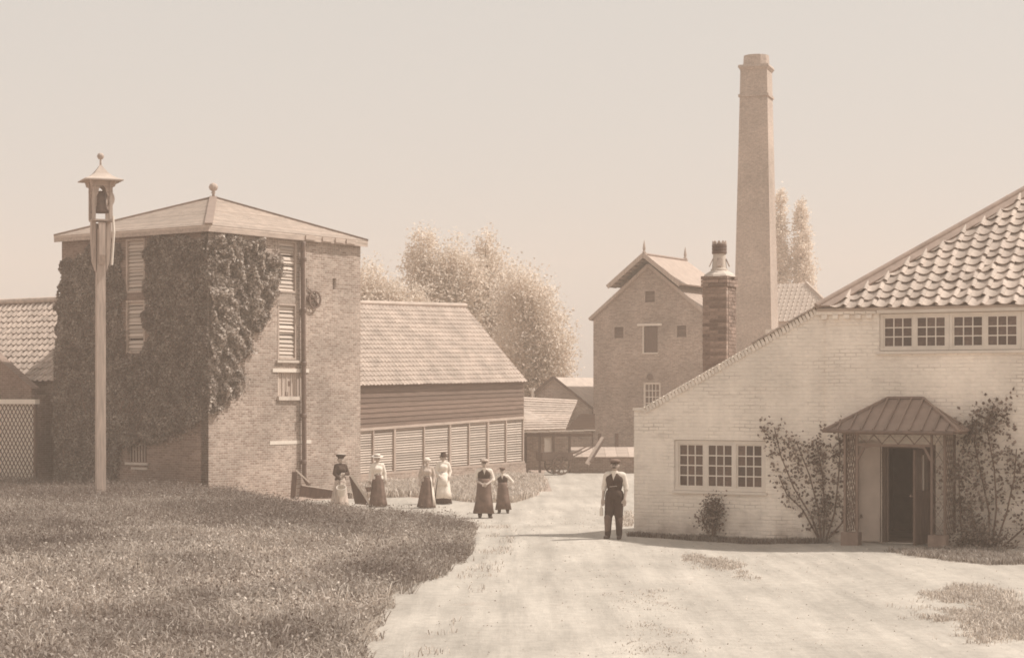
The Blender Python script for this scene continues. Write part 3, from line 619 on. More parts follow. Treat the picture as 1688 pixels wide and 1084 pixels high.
# its chimney stack
c0, c1, d0, d1 = 1.0, 1.60, 1.6, 2.2
ck = MB().box(c0 + .01, c1 - .01, d0 + .01, d1 - .01, 2.9, 5.9).build('chimney_stack', K['mortar'], wb)
bmh = {}
def brk(x0, x1, y0, y1, z0, z1):
    k = (round(x1 - x0, 3), round(y1 - y0, 3), round(z1 - z0, 3))
    if k not in bmh: bmh[k] = MB().box(-k[0] / 2, k[0] / 2, -k[1] / 2, k[1] / 2, -k[2] / 2, k[2] / 2).mesh('brick'); bmh[k].materials.append(K['loose_brick'])
    put('brick', bmh[k], None, ck, T_(((x0 + x1) / 2 + random.gauss(0, .003), (y0 + y1) / 2 + random.gauss(0, .003), (z0 + z1) / 2)) @ RZ(random.gauss(0, .6)))
z = 3.1; i = 0; ch = .083
while z < 5.86:
    e = .03 if z > 5.62 else 0; X_0, X_1, Y_0, Y_1 = c0 - e, c1 + e, d0 - e, d1 + e; g = .012
    if i % 2: cuts = [0, .30, 1]; cy = [.5]
    else: cuts = [0, .65, 1]; cy = [.3, .75]
    L = X_1 - X_0
    for a, q_ in zip(cuts[:-1], cuts[1:]): brk(X_0 + a * L + g / 2, X_0 + q_ * L - g / 2, Y_0, Y_0 + .1, z, z + ch - g)
    ya = [0] + [c * 1 for c in cy] + [1]; L = Y_1 - Y_0 - .11
    for a, q_ in zip(ya[:-1], ya[1:]): brk(X_1 - .1, X_1, Y_0 + .11 + a * L + g / 2, Y_0 + .11 + q_ * L - g / 2, z, z + ch - g)
    brk(X_0, X_0 + .1, Y_0 + .11, Y_1, z, z + ch - g)
    z += ch; i += 1
MB().lathe([(.40, 0), (.37, .05), (.27, .11), (.2, .15)], 8, (1.3, 1.9, 5.9)).build('flaunching', K['stone'], ck)
pot = MB().lathe([(.2, 0), (.2, .08), (.17, .1), (.16, .2), (.145, .42), (.165, .45), (.165, .5), (.155, .51), (.165, .52), (.165, .57), (.155, .58), (.165, .59), (.165, .64), (.15, .66), (.13, .66), (.13, .1)], 20, (1.3, 1.9, 6.0)).build('chimney_pot', K['stone'], ck, smooth=False)
MB().lathe([(.160, .43), (.172, .445), (.172, .50), (.160, .512), (.172, .524), (.172, .57), (.160, .582), (.172, .594), (.172, .645), (.150, .655), (.135, .655)], 20, (1.3, 1.9, 6.0)).build('ribbed_collar', K['iron'], pot)
for k in range(10):
    a = 2 * math.pi * k / 10; MB().prism([(-.04, 0), (.04, 0), (.025, .05), (0, .08), (-.025, .05)], -.012, .012, T_((1.3 + .15 * math.cos(a), 1.9 + .15 * math.sin(a), 6.66)) @ RZ(math.degrees(a) + 90)).build('pot_crown', K['clay'], pot)
for k in range(4):
    a = math.pi / 2 * k + .4; MB().bar((1.3 + .15 * math.cos(a), 1.9 + .15 * math.sin(a), 6.32), (1.3 + .23 * math.cos(a), 1.9 + .23 * math.sin(a), 6.14), .12, .02).build('pot_vent', K['clay'], pot)
# door frame, open leaf, reveal
MB().box(5.72, 5.80, -.05, .2, .1, 2.16).box(6.78, 6.86, -.05, .2, .1, 2.16).box(5.80, 6.78, -.05, .2, 2.08, 2.16).build('door_frame', K['dark_wood'], wb)
MB().box(5.80, 5.845, .0, .06, .12, 2.08).build('door_stop', K['porch'], wb)
MD = T_((6.77, -.06, .13)) @ RZ(-98)
dr = MB().box(-.0, .10, -.02, .025, 0, 1.95).box(.78, .88, -.02, .025, 0, 1.95).box(.1, .78, -.02, .025, 1.83, 1.95).box(.1, .78, -.02, .025, 0, .2).box(.1, .78, -.02, .025, .95, 1.1).box(.1, .78, -.005, .01, .2, .95).build('door', K['dark_wood'], wb, MD)
dp_ = MB().box(-.5, .5, -.002, .002, -.5, .5).mesh('pane'); dp_.materials.append(K['pane'])
for x in (.27, .61): put('pane', dp_, None, dr, MD @ T_((x, 0, 1.465)) @ Matrix.Diagonal((.33, 1, .73, 1)))
MB().box(.425, .455, -.015, .02, 1.1, 1.83).build('glazing_bar', K['paint'], dr, MD)
MB().lathe([(.015, 0), (.015, .04), (.035, .06), (.03, .09), (0, .1)], 10).build('door_knob', K['iron'], dr, MD @ T_((.82, -.02, 1.0)) @ RX(90))
MB().box(5.16, 5.70, -.13, -.061, .12, 2.2).build('porch_plaster', K['plaster'], wb)
MB().box(5.42, 5.70, -.15, -.131, .12, .66).build('plaster_plinth', K['plaster'], wb)

# ------------------------------------------------------------------ lattice porch
po = thing('lattice_porch', AO, AY, 'small open porch with lattice posts and seamed hipped roof over the doorway', 'porch')
fy = -.95; xl, xr = 5.18, 7.30
def lattice_panel(name, P, ax, wd, z0, z1, diag=.14, fr=.045):
    """narrow lattice panel; P base corner, ax unit vector across"""
    P = Vector(P); ax = Vector(ax); nrm = ax.cross(Vector((0, 0, 1)))
    f = MB()
    for s_ in (0, wd): f.bar(P + ax * s_ + Vector((0, 0, z0)), P + ax * s_ + Vector((0, 0, z1)), fr, fr)
    o = f.build(name, K['porch'], po)
    l = MB(); z = z0 - wd * 1.4
    while z < z1:
        for sg_ in (0, 1):
            a, e = (0, wd) if sg_ == 0 else (wd, 0); za, zb = z, z + wd * 1.5
            A_ = P + ax * a + Vector((0, 0, za)); B_ = P + ax * e + Vector((0, 0, zb))
            if za < z0: t_ = (z0 - za) / (zb - za); A_ = A_.lerp(B_, t_)
            if zb > z1: t_ = (z1 - za) / (zb - za); B_ = (P + ax * a + Vector((0, 0, za))).lerp(P + ax * e + Vector((0, 0, zb)), t_)
            l.bar(A_ + nrm * .008 * (1 if sg_ else -1), B_ + nrm * .008 * (1 if sg_ else -1), .008, .017, nrm)
        z += diag
    l.build('lattice', K['porch'], o); return o
for x0 in (xl, xr - .30):
    lattice_panel('lattice_post', (x0 + .02, fy, 0), (1, 0, 0), .26, .36, 2.38, .19 if x0 == xl else .30)
    lattice_panel('lattice_side', ((x0 + .02) if x0 == xl else xr - .02, fy + .06, 0), (0, 1, 0), .72, .36, 2.38, .24)
    MB().box(x0 - .03, x0 + .33, fy - .12, fy + .16, .02, .36).build('plinth_block', K['plinth'], po)
MB().box(xl - .03, xr + .03, fy - .035, fy + .035, 2.38, 2.44).build('top_plate', K['porch'], po)
MB().box(xl + .3, xr - .3, fy - .025, fy + .025, 2.14, 2.19).build('lower_rail', K['porch'], po)
b = MB(); nz = 9
for i in range(nz):
    x = xl + .3 + i * (xr - xl - .6) / nz; w_ = (xr - xl - .6) / nz
    b.bar((x, fy, 2.19 if i % 2 else 2.38), (x + w_, fy, 2.38 if i % 2 else 2.19), .02)
b.build('frieze_lattice', K['porch'], po)
arc = []
for k in range(13):
    u = k / 12; x = xl + .30 + u * (xr - xl - .6); d = min(u, 1 - u); z = 2.13 - .26 * max(0, 1 - d / .12) ** 2 + .03 * math.sin(math.pi * u)
    arc.append((x, fy, z))
b = MB()
for a, e in zip(arc[:-1], arc[1:]): b.bar(a, e, .04, .05)
b.build('arched_rail', K['porch'], po)
ezp, yf, yw = 2.47, fy - .22, -.062; ex0, ex1 = xl - .32, xr + .32; ry = 3.12; rx0, rx1 = 5.86, 6.6
rfp = MB().slab([(ex0, yf, ezp), (ex1, yf, ezp), (rx1, yw, ry), (rx0, yw, ry)], .03).slab([(ex0, yw, ezp), (ex0, yf, ezp), (rx0, yw, ry)], .03).slab([(ex1, yf, ezp), (ex1, yw, ezp), (rx1, yw, ry)], .03).build('porch_roof', K['lead'], po)
E0, E1, R0_, R1_ = Vector((ex0, yf, ezp)), Vector((ex1, yf, ezp)), Vector((rx0, yw, ry)), Vector((rx1, yw, ry)); up = Vector((0, -.02, .015))
for i in range(1, 11):
    x = ex0 + (ex1 - ex0) * i / 11; bot = Vector((x, yf, ezp))
    # straight up the slope to ridge or hip
    if rx0 <= x <= rx1: top = Vector((x, yw, ry))
    else:
        t_ = (x - ex0) / (rx0 - ex0) if x < rx0 else (ex1 - x) / (ex1 - rx1); top = Vector((x, yf + (yw - yf) * t_, ezp + (ry - ezp) * t_))
    MB().bar(bot + up, top + up, .035, .035).build('roof_roll', K['lead'], rfp)
for a, e in ((E0, R0_), (E1, R1_), (R0_, R1_)): MB().bar(a + up, e + up, .05, .05).build('hip_roll', K['lead'], rfp)
for k in (1, 2, 3):
    for ex, rx in ((ex0, rx0), (ex1, rx1)):
        y = yf + (yw - yf) * k / 4; MB().bar((ex, y, ezp + .015), (ex + (rx - ex) * k / 4, y, ezp + (ry - ezp) * k / 4 + .015), .03).build('roof_roll', K['lead'], rfp)
MB().tube([(ex0 - .06, yf - .03, ezp - .02), (ex1 - .1, yf - .03, ezp - .045)], .035, 8).build('gutter', K['iron'], po)
MB().box(ex0 + .03, ex1 - .03, yf + .02, yw, ezp - .06, ezp - .035).build('soffit', K['porch'], po)
st = thing('stone_doorstep', AO, AY, 'long pale stone doorstep lying in front of the porch', 'doorstep')
MB().box(4.95, 7.0, -1.42, -.062, -.15, .075).build('slab', K['stone'], st)

# ------------------------------------------------------------------ mill
ml = thing('brick_mill', (4.34, 100, -.4), -30, 'tall gabled brick mill with raised ridge roof and two finials', 'building')
ZO = .4; z_ = lambda z: z + ZO
ew = 6.6
panel('gable_wall', [(0, -.3), (ew, -.3), (ew, z_(7.3)), (3.3, z_(9.95)), (0, z_(7.3))], [rect(2.94, 3.79, z_(5.39), z_(6.8)), rect(3.0, 3.68, z_(7.97), z_(8.68)), rect(4.83, 5.49, z_(6.13), z_(6.83)), rect(1.2, 1.85, z_(6.13), z_(6.83)), rect(2.94, 3.96, z_(2.3), z_(3.85))], .35, K['far_brick'], ml)
MB().box(0, .3, .351, 6.5, -.3, z_(7.2)).box(ew - .3, ew, .351, 6.5, -.3, z_(7.2)).box(.3, ew - .3, 6.2, 6.5, -.3, z_(7.2)).build('side_wall', K['far_brick'], ml)
MB().box(.5, ew - .5, .6, 6.0, 0, z_(7.4)).build('dark_interior', K['void'], ml)
sl_ = (9.95 - 7.3) / 3.3
for s_ in (0, 1):
    f = (lambda x: x) if s_ == 0 else (lambda x: ew - x)
    MB().slab([(f(-.15), -.06, z_(7.3) - .1), (f(3.3), -.06, z_(9.97)), (f(3.3), 6.6, z_(9.97)), (f(-.15), 6.6, z_(7.3) - .1)], .1).build('main_roof', K['dark_slate'], ml)
    MB().bar((f(-.2), -.1, z_(7.2)), (f(3.3), -.1, z_(9.98)), .08, .16).build('verge_board', K['wood'], ml)
    # raised upper roof
    MB().slab([(f(1.25), -.7, z_(8.93)), (f(3.3), -.7, z_(10.5)), (f(3.3), 4.7, z_(10.5)), (f(1.25), 5.3, z_(8.93))], .08).build('upper_roof', K['dark_slate'], ml)
    MB().bar((f(1.2), -.72, z_(8.86)), (f(3.3), -.72, z_(10.48)), .06, .22).build('bargeboard', K['wood'], ml)
    for k in range(9):
        u = (k + .5) / 9; x = 1.25 + 2.05 * u; MB().box(f(x) - .03, f(x) + .03, -.68, 0, z_(8.93 + 1.57 * u) - .19, z_(8.93 + 1.57 * u) - .12).build('eaves_board', K['dark_wood'], ml)
MB().prism([(0, z_(7.2)), (ew, z_(7.2)), (3.3, z_(9.85))], 6.2, 6.5).build('back_gable', K['far_brick'], ml)
MB().prism([(1.9, z_(8.8)), (ew - 1.9, z_(8.8)), (3.3, z_(10.3))], 4.3, 4.5).build('back_gablet', K['far_brick'], ml)
for s_ in (1.9, ew - 2.0): MB().box(s_, s_ + .1, .2, 4.3, z_(8.4), z_(9.35)).build('cheek_wall', K['board'], ml)
for y in (-.6, 4.5):
    MB().lathe([(.09, 0), (.06, .12), (.11, .2), (.06, .28), (.085, .4), (.05, .6), (.0, .85)], 8, (3.3, y, z_(10.42))).build('finial', K['wood'], ml)
MB().tube([(3.3, -.7, z_(10.53)), (3.3, 4.7, z_(10.53))], .07, 6).build('ridge', K['lead'], ml)
MB().box(2.62, 4.05, -.06, .1, z_(6.80), z_(6.92)).build('lintel', K['paint'], ml)
MB().box(2.95, 3.78, .06, .12, z_(5.40), z_(6.79)).build('hatch_door', K['dark_wood'], ml)
MB().box(2.92, 2.98, -.02, .1, z_(5.39), z_(6.8)).box(2.92, 3.81, -.03, .1, z_(5.33), z_(5.40)).build('hatch_frame', K['paint'], ml)
for x0, x1, z0, z1 in ((3.0, 3.68, 7.97, 8.68), (4.83, 5.49, 6.13, 6.83), (1.2, 1.85, 6.13, 6.83)):
    louvre(ml, None, x0 + .05, x1 - .05, z_(z0) + .05, z_(z1) - .05, 6, K['board'], K['wood'], fr=.05)
window(ml, None, 2.95, 3.95, z_(2.31), z_(3.84), 1, 4, 4, fr=.07, bar=.04)
MB().lathe([(.17, 0), (.17, .05), (.06, .07)], 12).build('tie_plate', K['iron'], ml, T_((3.35, -.001, z_(4.12))) @ RX(90))

# ------------------------------------------------------------------ factory chimney
fc = thing('factory_chimney', (12.64, 97, -.02), -18.7, 'very tall tapering brick factory chimney rising behind the small stack', 'chimney'); fc.scale = (.866,) * 3
def frus(b, h0, h1, w0, w1): return b.add([(sx * w_ / 2, sy * w_ / 2, h) for h, w_ in ((h0, w0), (h1, w1)) for sx, sy in ((-1, -1), (1, -1), (1, 1), (-1, 1))], [(0, 1, 5, 4), (1, 2, 6, 5), (2, 3, 7, 6), (3, 0, 4, 7), (3, 2, 1, 0), (4, 5, 6, 7)])
frus(MB(), -.9, 21.4, 2.62, 1.66).build('shaft', K['stack_brick'], fc)
frus(MB(), 21.4, 21.55, 1.82, 1.82).build('string_course', K['stack_brick'], fc)
frus(MB(), 21.551, 23.0, 1.66, 1.60).build('neck', K['stack_brick'], fc)
frus(frus(MB(), 23.001, 23.15, 1.66, 1.80), 23.151, 23.30, 1.86, 1.78).build('cornice', K['stack_brick'], fc)
MB().lathe([(.80, 0), (.76, .6), (.60, .6), (.6, .1)], 12, (0, 0, 23.321)).build('rim', K['stack_brick'], fc)

# ------------------------------------------------------------------ small gabled store, lean-to, low cover, back outbuilding
gs = thing('gabled_store', (.70, 103.2, -.85), -30, 'small brick store with plain gable and pale roof beside the mill', 'building'); gs.scale = (1.11,) * 3
panel('gable_wall', [(-.15, -.2), (3.75, -.2), (3.75, 3.0), (1.68, 4.45), (-.15, 3.1)], [], .3, K['far_brick'], gs)
MB().slab([(1.68, -.1, 4.5), (3.95, -.1, 2.88), (3.95, 9, 2.88), (1.68, 9, 4.5)], .08).build('roof_slope', K['slate'], gs)
MB().slab([(1.68, -.1, 4.5), (-.35, -.1, 3.0), (-.35, 9, 3.0), (1.68, 9, 4.5)], .08).build('roof_slope', K['slate'], gs)
MB().box(3.45, 3.74, .301, 9, -.2, 2.8).box(-.14, .15, .301, 9, -.2, 2.9).build('side_wall', K['far_brick'], gs)
for a, e in (((-.4, -.14, 2.98), (1.68, -.14, 4.52)), ((3.98, -.14, 2.88), (1.68, -.14, 4.52))): MB().bar(a, e, .05, .12).build('verge_board', K['dark_wood'], gs)
MB().tube([(.55, -.12, 2.4), (.55, -.12, 3.95)], .09, 8).build('flue_pipe', K['paint'], gs)
ls = thing('open_lean_to', (.5, 87, -.4), 4, 'open-fronted lean-to with pale sloping roof against the gabled store', 'shed')
MB().slab([(-1.5, -.2, 1.88), (1.95, -.2, 1.98), (2.6, 2.6, 2.85), (2.9, 3.4, 3.3), (-1.5, 3.4, 3.55)], .06).build('tile_roof', K['tile_stuff'], ls)
q4 = [Vector((-1.52, -.22, 1.90)), Vector((1.97, -.22, 2.0)), Vector((2.92, 3.42, 3.34)), Vector((-1.52, 3.42, 3.57))]
for i in range(14):
    t0, t1 = i / 14, min(1, (i + 1.15) / 14); a0, a1, b1, b0 = q4[0].lerp(q4[3], t0), q4[1].lerp(q4[2], t0), q4[1].lerp(q4[2], t1), q4[0].lerp(q4[3], t1); u_ = Vector((0, 0, .035 + random.uniform(0, .015)))
    MB().slab([a0 + u_, a1 + u_, b1 + Vector((0, 0, .006)), b0 + Vector((0, 0, .006))], .022).build('tile_course', K['tile'], ls)
for i in range(9):
    x = -1.5 + i * .54; MB().box(x, x + .52, -.5, -.19, 1.80 + i * .016, 1.84 + i * .016, None).build('eaves_sheet', K['paint'], ls, T_((0, 0, 0)))
for x in (-.3, .72, 1.35, 2.1): MB().box(x, x + .11, -.3, -.18, -.2, 1.80).build('post', K['dark_wood'], ls)
MB().box(-1.5, 3.25, -.32, -.2, 1.66, 1.79).build('front_beam', K['dark_wood'], ls)
MB().box(-1.5, .3, 1.4, 1.5, -.2, 2.3).build('board_screen', K['dark_wood'], ls)
MB().box(.3, 3.4, 3.0, 3.1, -.2, 3.0).build('back_wall', K['far_brick'], ls)
MB().prism([(1.95, 1.95), (3.35, 1.86), (3.35, 2.7), (2.7, 2.72)], -.15, -.1).build('end_boards', K['board'], ls)
MB().box(1.0, 1.33, -.1, -.05, .85, 1.6).build('light_board', K['paint'], ls)
lc = thing('low_pit_cover', (3.3, 86.4, -.4), 2, 'low brick pit wall with sloping pale board cover behind the capped man', 'shed')
MB().box(-.6, 3.2, 0, .25, -.2, .78).build('pit_wall', K['brick_dark'], lc)
for i in range(7):
    x = -.6 + i * .54; MB().slab([(x, -.1, .74), (x + .53, -.1, .74), (x + .53, .95, 1.16), (x, .95, 1.16)], .04).build('cover_board', K['wood_h'], lc)
MB().box(-.6, 3.2, .9, 1.0, -.2, 1.1).build('back_wall', K['brick_dark'], lc)
for x in (.75, 1.55): MB().box(x, x + .16, 1.0, 1.15, -.2, 1.8).build('stump_post', K['dark_wood'], lc)
pk = thing('leaning_plank', (3.55, 86.0, -.4), 0, 'weathered plank leaning on the low pit cover', 'plank')
MB().box(-.11, .11, -.025, .025, 0, 1.55, T_((-.12, -.35, .42)) @ RX(-26) @ RY(30)).build('board', K['wood'], pk)
MB().box(-.05, .05, -.05, -.026, .1, 1.5, T_((-.02, -.35, .42)) @ RX(-26) @ RY(30)).build('batten', K['dark_wood'], pk)
ct = thing('handcart', (2.05, 84.6, -.4), 20, 'dark wooden handcart with raised shafts in front of the lean-to', 'cart')
MB().box(-.85, .6, -.4, .4, .62, .68).box(-.85, .6, -.42, -.38, .68, 1.0).box(-.85, .6, .38, .42, .68, 1.0).box(-.89, -.85, -.42, .42, .68, 1.02).build('body', K['dark_wood'], ct)
for y in (-.5, .5):
    wv_ = MB()
    for k in range(16):
        a0, a1 = 2 * math.pi * k / 16, 2 * math.pi * (k + 1) / 16; wv_.bar((.42 * math.cos(a0), 0, .42 * math.sin(a0)), (.42 * math.cos(a1), 0, .42 * math.sin(a1)), .06)
    for k in range(5): a = k * math.pi / 5; wv_.bar((-.42 * math.cos(a), 0, -.42 * math.sin(a)), (.42 * math.cos(a), 0, .42 * math.sin(a)), .035)
    wv_.build('wheel', K['dark_wood'], ct, T_((0, y, .45)))
for y in (-.35, .35): MB().bar((.4, y, .7), (1.6, y, 1.25), .05).build('shaft', K['dark_wood'], ct)
pb = thing('pale_back_building', (16.9, 118, -1.4), -24, 'pale tiled outbuilding just right of the tall factory chimney', 'building'); pb.scale = (1.28,) * 3
MB().box(-1, 5.5, 0, 5, -.2, 7.2).build('wall', K['plaster'], pb)
MB().slab([(-1.2, -.2, 7.2), (5.7, -.2, 7.2), (3.0, 2.5, 8.05), (.2, 2.5, 9.9), (-1.2, 2.5, 9.9)], .06)
MP = T_((0, -.15, 7.15)) @ RX(45)
mb = MB().prism([(-1.2, 0), (3.2, 0), (.75, 2.75), (-1.2, 2.75)], -.05, 0, T_((0, -.15, 7.15)) @ RX(-45)); mb.build('roof_slope', K['slate'], pb)
tp_ = (MP @ Vector((.75, 2.75, 0))); bt_ = (MP @ Vector((3.2, 0, 0)))
tile_src = tile_mesh('small_pantile', .24, .33, .03); tile_src.materials.append(K['slate'])
for r in range(10):
    for c in range(19):
        x, s_ = -1.1 + c * .24, r * .275
        if x < 3.2 - (3.2 - .75) * s_ / 2.75 - .12: put('pantile', tile_src, None, pb, MP @ T_((x, s_, .03)) @ RX(-2))
MB().bar(bt_ + Vector((.05, -.05, .05)), tp_ + Vector((.05, 0, .08)), .12, .14).build('verge_board', K['wood'], pb)

# ------------------------------------------------------------------ trees
def tree(name, label, loc, trunk, lobes, nleaf, size, group, droop=0.0):
    tr = thing(name, loc, 0, label, 'tree', group)
    hgt = trunk[0]; MB().tube([(0, 0, -.3), (.1, 0, hgt * .4), (.0, .1, hgt * .8), (.1, .0, hgt)], [trunk[1], trunk[1] * .8, trunk[1] * .45, trunk[1] * .12], 8).build('trunk', K['bark'], tr)
    lb = MB()
    for (x, y, z, rx, ry, rz) in lobes:
        h = min(hgt * .85, max(1.2, z - rz - 1.5)); m_ = Vector((x * .45, y * .45, (h + z) / 2 - .3))
        lb.tube([(0, 0, h * .85), m_, (x, y, z + rz * .5)], [.13, .08, .02], 6)
    lb.build('limbs', K['bark'], tr)
    P, TN = [], []; vol = np.array([l[3] * l[4] * l[5] for l in lobes]) ** .8; vol /= vol.sum()
    for (x, y, z, rx, ry, rz), f in zip(lobes, vol):
        n = int(nleaf * f); nc = max(40, n // 40)
        d = rng.normal(size=(nc, 3)); d /= np.linalg.norm(d, axis=1)[:, None]; rad = rng.uniform(.12, 1.12, nc) ** .5 * rng.choice([1, 1, 1, 1.14], nc)
        cc = d * rad[:, None] * np.array([rx, ry, rz]) + np.array([x, y, z])
        k = rng.integers(0, nc, n); sp = np.array([.32, .32, .46]) * (min(rx, rz) * .5 + .28)
        p = cc[k] + rng.normal(size=(n, 3)) * sp; p[:, 2] -= droop * np.abs(rng.normal(size=n))
        P.append(p); TN.append(np.clip(rng.uniform(.1, .9, n) * .6 + rng.uniform(0, .5, nc)[k], 0, 1))
    P = np.concatenate(P); put('crown', leaf_mesh('crown', P, size, np.concatenate(TN), .4, .8), K['tree'], tr); return tr
g = 'tall bushy trees behind the louvred shed'
tree('bushy_tree', 'feathery tree crown just right of the tower roof corner', (-9.2, 108, -.4), (9, .3), [(0, 0, 8.4, 1.8, 1.8, 2.4), (1.6, 0, 7.6, 1.7, 1.7, 2.2), (-1.4, 0, 7.2, 1.8, 1.8, 2.2), (2.8, .3, 6.6, 1.7, 1.5, 2.4), (.8, 0, 9.2, 1.2, 1.2, 1.8), (3.6, .5, 7.6, 1.3, 1.4, 2.2), (1.9, .2, 8.6, 1.1, 1.2, 1.8)], 32000, .20, g)
tree('bushy_tree', 'tallest feathery tree of the clump, its tip leftmost above the shed ridge', (-5.0, 112, -.4), (12, .35), [(-.3, 0, 11.6, .9, 1, 1.9), (-.4, 0, 9.8, 1.3, 1.5, 2.2), (.8, 0, 9.6, 1.5, 1.5, 2.3), (1.7, 0, 10.8, 1.1, 1, 1.9), (2.4, 0, 9.4, 1.3, 1.2, 2.2), (.3, 0, 7.0, 2.6, 2, 2.6)], 32000, .195, g)
tree('bushy_tree', 'feathery tree with a narrow leaning top in the middle of the clump', (-1.6, 114, -.4), (12, .35), [(.0, 0, 12.0, .7, .7, 1.6), (.5, 0, 10.2, 1.3, 1.3, 2.0), (-1.2, 0, 9.4, 1.6, 1.5, 2.2), (1.2, 0, 8.6, 1.7, 1.6, 2.2), (0, 0, 6.2, 2.4, 2, 2.6)], 32000, .195, g)
tree('bushy_tree', 'rounded willow-like tree overhanging the right end of the louvred shed', (1.0, 106, -.4), (9.5, .3), [(-.6, 0, 9.3, 1.2, 1.3, 1.6), (.3, 0, 8.3, 1.4, 1.4, 1.8), (.9, 0, 6.8, 1.5, 1.5, 1.8), (1.1, 0, 5.0, 1.3, 1.4, 1.9), (-.6, 0, 6.0, 1.6, 1.5, 2.2), (.2, 0, 4.2, 1.5, 1.5, 1.6)], 32000, .185, g, .15)
g = 'slender poplars behind the factory chimney'
for lab, x, h, r_ in (('slender poplar half hidden by the factory chimney', 23.2, 21.2, .85), ('taller spreading poplar of the pair right of the factory chimney', 25.0, 20.6, 1.0)):
    tree('poplar_tree', lab, (x, 162, -.4), (19, .3), [(0, 0, h - 1.6, r_ * .55, r_ * .55, 1.7), (-.15, 0, h - 4.5, r_ * .85, .9, 2.4), (.2, 0, h - 7.5, r_, 1, 2.6), (0, 0, h - 11, r_ * 1.15, 1.1, 3), (0, 0, h - 15, r_ * 1.1, 1.1, 3)], 18000, .24, g)

# ------------------------------------------------------------------ climbers on the whitewashed wall
def climber(name, label, cat, stems, nleaf, size, spread, loc=AO, yaw=AY):
    o = thing(name, loc, yaw, label, cat)
    P = []
    for st_, w_ in stems:
        MB().tube(st_, [.022 - .014 * i / len(st_) for i in range(len(st_))], 5).build('stem', K['bark'], o)
        s_ = np.array(st_, float); n = int(nleaf * w_); u = rng.beta(2.6, 1.0, n) * (len(st_) - 1); i = np.minimum(u.astype(int), len(st_) - 2); f = (u - i)[:, None]
        p = s_[i] * (1 - f) + s_[i + 1] * f; k = rng.integers(0, 14, n); off = np.random.default_rng(int(n + 3)).normal(size=(14, 3)) * spread
        p = p + off[k] * np.array([1, .25, 1]) + rng.normal(size=(n, 3)) * np.array([.06, .05, .06]); p[:, 1] = np.minimum(p[:, 1], -.02 if loc is AO else 9); P.append(p)
    P = np.concatenate(P); P = P[P[:, 2] > .05]
    put('foliage', leaf_mesh('leaves', P, size, np.clip(rng.beta(1.6, 2, len(P)), 0, 1), .2, 1.2), K['rose'], o); return o
climber('climbing_rose', 'straggly climbing rose on the white wall left of the porch', 'climber', [
    ([(4.4, -.12, .05), (4.2, -.14, .6), (3.8, -.12, 1.2), (3.5, -.12, 1.9), (3.35, -.1, 2.5)], .9), ([(4.42, -.15, .05), (4.35, -.16, .8), (4.15, -.14, 1.5), (3.85, -.12, 2.2)], .9),
    ([(4.46, -.14, .05), (4.5, -.16, .8), (4.45, -.16, 1.5), (4.3, -.14, 2.25)], 1.0), ([(4.5, -.14, .05), (4.72, -.16, .7), (4.8, -.16, 1.4), (4.85, -.18, 2.0), (4.8, -.2, 2.5)], 1.0),
    ([(4.4, -.12, .05), (4.0, -.14, .75), (3.65, -.12, 1.05), (3.45, -.1, 1.45)], .25), ([(4.5, -.14, .05), (4.9, -.16, .5), (5.05, -.18, .9)], .2), ([(4.45, -.2, .05), (4.4, -.2, .5), (4.5, -.2, .9)], .5)], 280, .08, .15)
climber('climbing_rose', 'leafy climber on the white wall at the right of the porch', 'climber', [
    ([(8.0, -.2, .05), (8.0, -.22, .8), (7.85, -.2, 1.5), (7.7, -.2, 2.2), (7.75, -.2, 2.7)], 1.3), ([(8.05, -.2, .05), (8.15, -.22, .9), (8.1, -.2, 1.7), (7.95, -.2, 2.5), (8.1, -.2, 3.0)], 1.4),
    ([(8.1, -.2, .05), (8.35, -.2, .8), (8.5, -.2, 1.5), (8.55, -.2, 2.1)], .6), ([(7.95, -.2, .05), (7.7, -.2, .5), (7.6, -.2, 1.0)], .5), ([(7.55, -.4, .05), (7.5, -.5, .5), (7.48, -.55, 1.2), (7.46, -.55, 1.9)], 1.2), ([(8.2, -.2, .05), (8.7, -.2, .5), (9.0, -.2, 1.2), (8.9, -.2, 2.2)], .8)], 350, .08, .16)
climber('small_bush', 'small bush growing under the lower white window', 'bush', [
    ([(1.97, -.2, .0), (1.95, -.2, .4), (1.85, -.2, .85)], 1), ([(2.0, -.2, 0), (2.05, -.2, .4), (2.15, -.2, .8)], 1), ([(1.98, -.22, 0), (2.0, -.25, .5), (2.0, -.25, .9)], 1), ([(1.95, -.2, 0), (1.8, -.2, .3), (1.7, -.2, .6)], .4)], 280, .06, .09)
climber('small_bush', 'low leafy bush at the foot of the right porch post', 'bush', [
    ([(7.5, -.7, .0), (7.55, -.7, .25), (7.7, -.7, .45)], 1), ([(7.6, -.6, 0), (7.8, -.6, .25), (8.0, -.6, .4)], 1), ([(7.6, -.5, 0), (8.1, -.6, .2), (8.4, -.6, .3)], 1)], 420, .06, .12)

